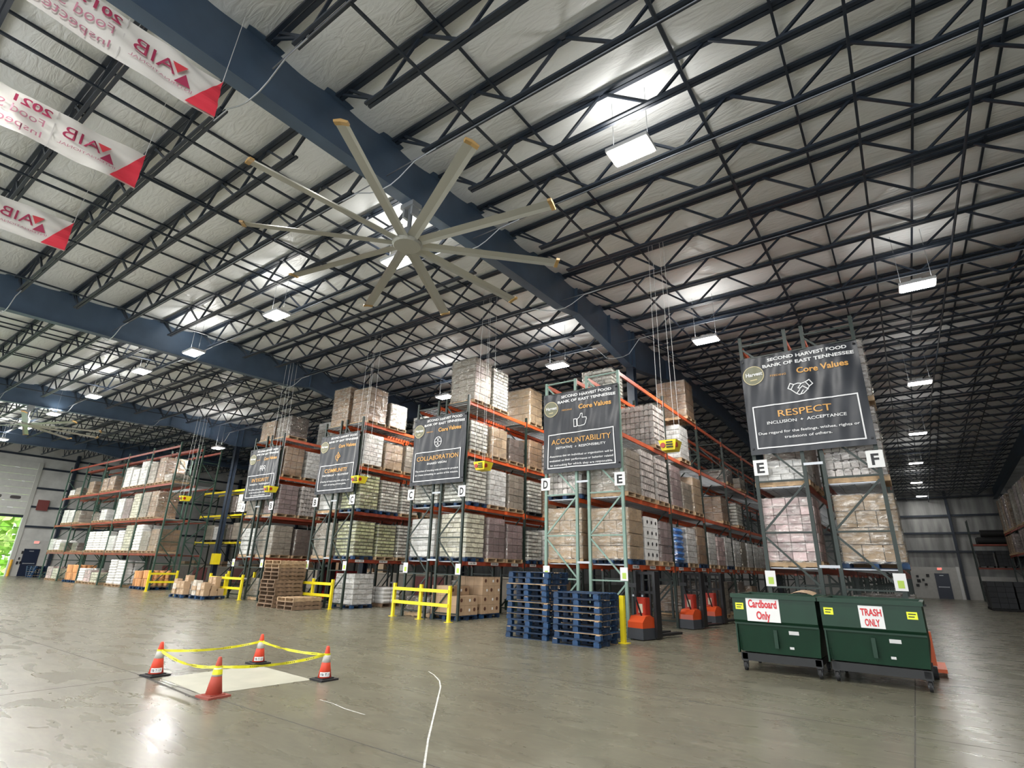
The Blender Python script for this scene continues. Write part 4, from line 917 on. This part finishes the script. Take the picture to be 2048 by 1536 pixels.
# pile of mixed cartons on two blue pallets
r2 = random.Random(3)
for px_, py_, wh in ((-27.9, 13.0, 'dock-side'), (-26.4, 13.2, 'rack-side')):
    pallet_single('blue', (px_, py_, 0), 0, 'dark blue pallet under the %s pile of mixed cartons' % wh, None)
    lv = [(0, 9), (1, 8), (2, 4)]
    zc = {}
    for L, n_ in lv:
        for i in range(n_):
            gx, gy = (i % 3, i//3) if L < 2 else (r2.randint(0, 2), r2.randint(0, 2))
            w_, d_, h_ = .27+r2.random()*.11, .21+r2.random()*.1, .17+r2.random()*.13
            zb = zc.get((gx, gy), .145); zc[gx, gy] = zb+h_
            b = MB(); b.box((0, 0, h_/2), (w_, d_, h_)); t = thing('carton', ('open ' if L == 2 and i == 0 else '')+'mixed tan carton in the %s pile on blue pallets' % wh, 'carton', (px_+(gx-1)*.39, py_+(gy-1)*.32, zb), r2.uniform(-.06, .06), 'mixed cartons of the %s pile' % wh)
            cm_ = card if r2.random() < .75 else mat('pale_carton', (.6, .55, .47), .7)
            b.build('carton_box', cm_, t)
            b = MB(); b.bb(-w_/2, w_/2, -.025, .025, h_, h_+.002); b.bb(-.03, .06, -d_/2-.002, -d_/2, h_*.3, h_*.6); b.build('packing_tape', mat('tape_tan', (.55, .42, .28), .4), t)
# ================================================================== LEFT GREEN-POST RACKS (running towards the dock wall)
LZV = [1.95, 3.9, 5.95, 8.2]
for yc, lb in ((14.1+DEP/2, 'long green-post pallet rack facing the open floor beside the dock door'), (15.45+DEP/2, 'green-post pallet rack standing back to back behind the facing one')):
    rack(-34.75, yc, 5, lb, greenpost, 8.4, redbeam, LZV, math.pi/2, tops=False)
def gslot(lv, n, kind, h, pal='wood'):
    bay, pos = divmod(n, 3); x = -34.75-(bay*BAY+.69+pos*1.185)
    z = ([0]+LZV)[lv]+.003
    lb = '%s on %s, green-post rack by dock door, %s from open end' % (KD[kind][0], LVN[lv], ORD[n])
    load(kind, h, pal, (x, 14.1+DEP/2, z), math.pi/2, lb)
for a in ((3,0,'grey',.4), (3,1,'brown',1.5), (3,2,'grey',1.3), (3,3,'white',1.5), (3,4,'white',1.1), (3,5,'white',1.3), (3,7,'brown',.9), (3,8,'brown',.85), (3,10,'brown',.8), (3,12,'grey',.5), (3,13,'white',.4),
          (2,1,'brown',1.5), (2,2,'grey',1.5), (2,3,'pale',1.5), (2,4,'purple',1.25), (2,5,'white',1.3), (2,7,'white',.7), (2,8,'dark',.5), (2,11,'grey',.8), (2,12,'white',.9), (2,13,'white',.95),
          (1,0,'brown',1.2), (1,1,'grey',1.1), (1,2,'sacks',1.5), (1,3,'pale',1.5), (1,4,'sacks',1.2), (1,5,'white',.9), (1,6,'sacks',1.2), (1,7,'sacks',1.2), (1,8,'sacks',1.2), (1,10,'dark',.5), (1,12,'grey',.5), (1,13,'sacks',.7), (1,14,'white',.8),
          (0,0,'orange',.9,'blue'), (0,1,'orange',.85,'blue'), (0,3,'sacks',1.35), (0,4,'sacks',1.4), (0,6,'pale',.6), (0,7,'pink',.7), (0,8,'sacks',.8), (0,9,'orange',1.0,'blue'), (0,10,'orange',1.,'blue'), (0,12,'pale',.7), (0,13,'pink',.8)): gslot(*a)
# yellow-beamed rack behind
rack(-35.4, 19.8+DEP/2, 2, 'dark-post rack with yellow beams behind the navy column', darkpost, 6.6, yellow, [2.9, 4.75, 6.45], math.pi/2)
for i, (kind, h) in enumerate((('grey', 1.0), ('grey', 1.1), ('dark', 1.0), ('white', .9), ('grey', 1.))):
    load(kind, h, 'black', (-36.09-i*1.185-(i > 2)*.2, 19.8+DEP/2, 2.903), math.pi/2, '%s on first beams of the yellow-beamed rack, %s from aisle' % (KD[kind][0], ORD[i]))
for i, (kind, h) in enumerate((('grey', 1.2), ('white', 1.2), ('dark', 1.1))):
    load(kind, h, 'black', (-36.1-i*1.185, 19.8+DEP/2, 4.753), math.pi/2, '%s on middle beams of the yellow-beamed rack, %s from aisle' % (KD[kind][0], ORD[i]))
# low partition behind A aisle
pg = mat('tan_partition', (.26, .23, .19), .6, var=.1); pr_ = mat('maroon_panel', (.2, .05, .045), .5)
t = thing('low_partition', 'low tan partition with maroon panels behind the racks', 'partition', (0, 24.0, 0))
MB().bb(-60, -16, 0, .1, 0, 1.14).build('partition_board', pg, t)
MB().bb(-60, -16, -.05, .15, 1.14, 1.2).build('cap_rail', mat('cap_tan', (.42, .38, .3), .6), t)
for x in (-56, -50, -44, -37, -30, -23): MB().bb(x-1.2, x+1.2, -.03, 0, .05, 1.07).build('maroon_panel', pr_, t)
r3 = random.Random(11)
for i in range(16):
    x = -50+i*1.9+r3.random(); k_ = r3.choice(['brown', 'white', 'grey', 'tan']); h = .35+r3.random()*.5
    b = MB(); b.box((0, 0, h/2), (.5+r3.random()*.4, .5, h)); t = put('supply_box', b.mesh('supply_box', mat('load_'+k_, KD[k_][4])), None, (x*1.1, 24.7, .95)); 
    tag(t, '%s box standing on the shelf behind the low partition' % {'brown': 'brown', 'white': 'white', 'grey': 'grey', 'tan': 'tan'}[k_], 'box', 'boxes behind the low partition')
t = thing('long_shelf', 'long low shelf behind the tan partition', 'shelf', (0, 24.7, 0)); MB().bb(-60, -16, -.35, .35, .9, .95).build('shelf_board', pg, t)
for x in (-58, -47, -37, -27, -17): MB().bb(x-.04, x+.04, -.3, .3, 0, .9).build('leg', steel, t)
# ================================================================== RIGHT SIDE
t0 = rack(7.3, 43.0, 5, 'dark-post rack along the far side with tall brown loads', darkpost, 7.65, redbeam, [3.65, 5.4], 0)
for i in range(15):
    for lv, z, h in ((2, 5.4, 2.5), (1, 3.65, 1.35)):
        if r3.random() < .1: continue
        y = 43+(i//3)*BAY+.69+(i % 3)*1.185
        kd = r3.choice(['grey', 'brown', 'grey', 'purple']); load(kd, h, 'wood', (7.3, y, z+.003), 0, '%s on %s of far-side rack, %s from near end' % (KD[kd][0], 'upper beams' if lv == 2 else 'lower beams', ORD[i]))
for i in range(4):
    load('black', 1.5, 'black', (4.0+i*1.25, 44.6+(i % 2)*.1, 0), 0, 'black-wrapped pallet load on the floor in a line by the far rack, %s along' % ORD[i])
    load('black', 1.5, 'black', (4.0+i*1.25, 46.2, 0), 0, 'black-wrapped pallet load in the second line by the far rack, %s along' % ORD[i])
rack(12.0, 62.5, 2, 'dark rack of black rolls against the far wall', darkpost, 6.6, redbeam, [2.7, 4.6], math.pi/2)
for i in range(3):
    load('black', 1.2, 'black', (7.56-i*1.185, 62.5, 2.703), math.pi/2, 'dark load below the black rolls on the far wall rack, %s from its end' % ORD[i])
for i in range(4):
    tag(MB().cyl((4.9+(i % 2)*.3, 62.15+(i % 3)*.62, 4.9+(i//3)*.585), (7.9, 62.15+(i % 3)*.62, 4.9+(i//3)*.585), .29, 16).build('black_roll', rubber), 'fat black roll lying on the rack against the far wall', 'roll', 'black rolls on the far wall rack')

tag(MB().bb(XL+.2, XL+.26, 14.5, 15.3, 5.4, 6.3).build('wall_board', pr_), 'maroon square board fixed to the wall girts above the dock-side exit door', 'board')
for i in range(6):
    pallet_single('blue', (-58.6, 15.15, i*.1435), .05*i, 'blue pallet in the small stack by the dock exit door, %s from the floor' % ORD[i], 'pallets of the small stack by the dock exit door')
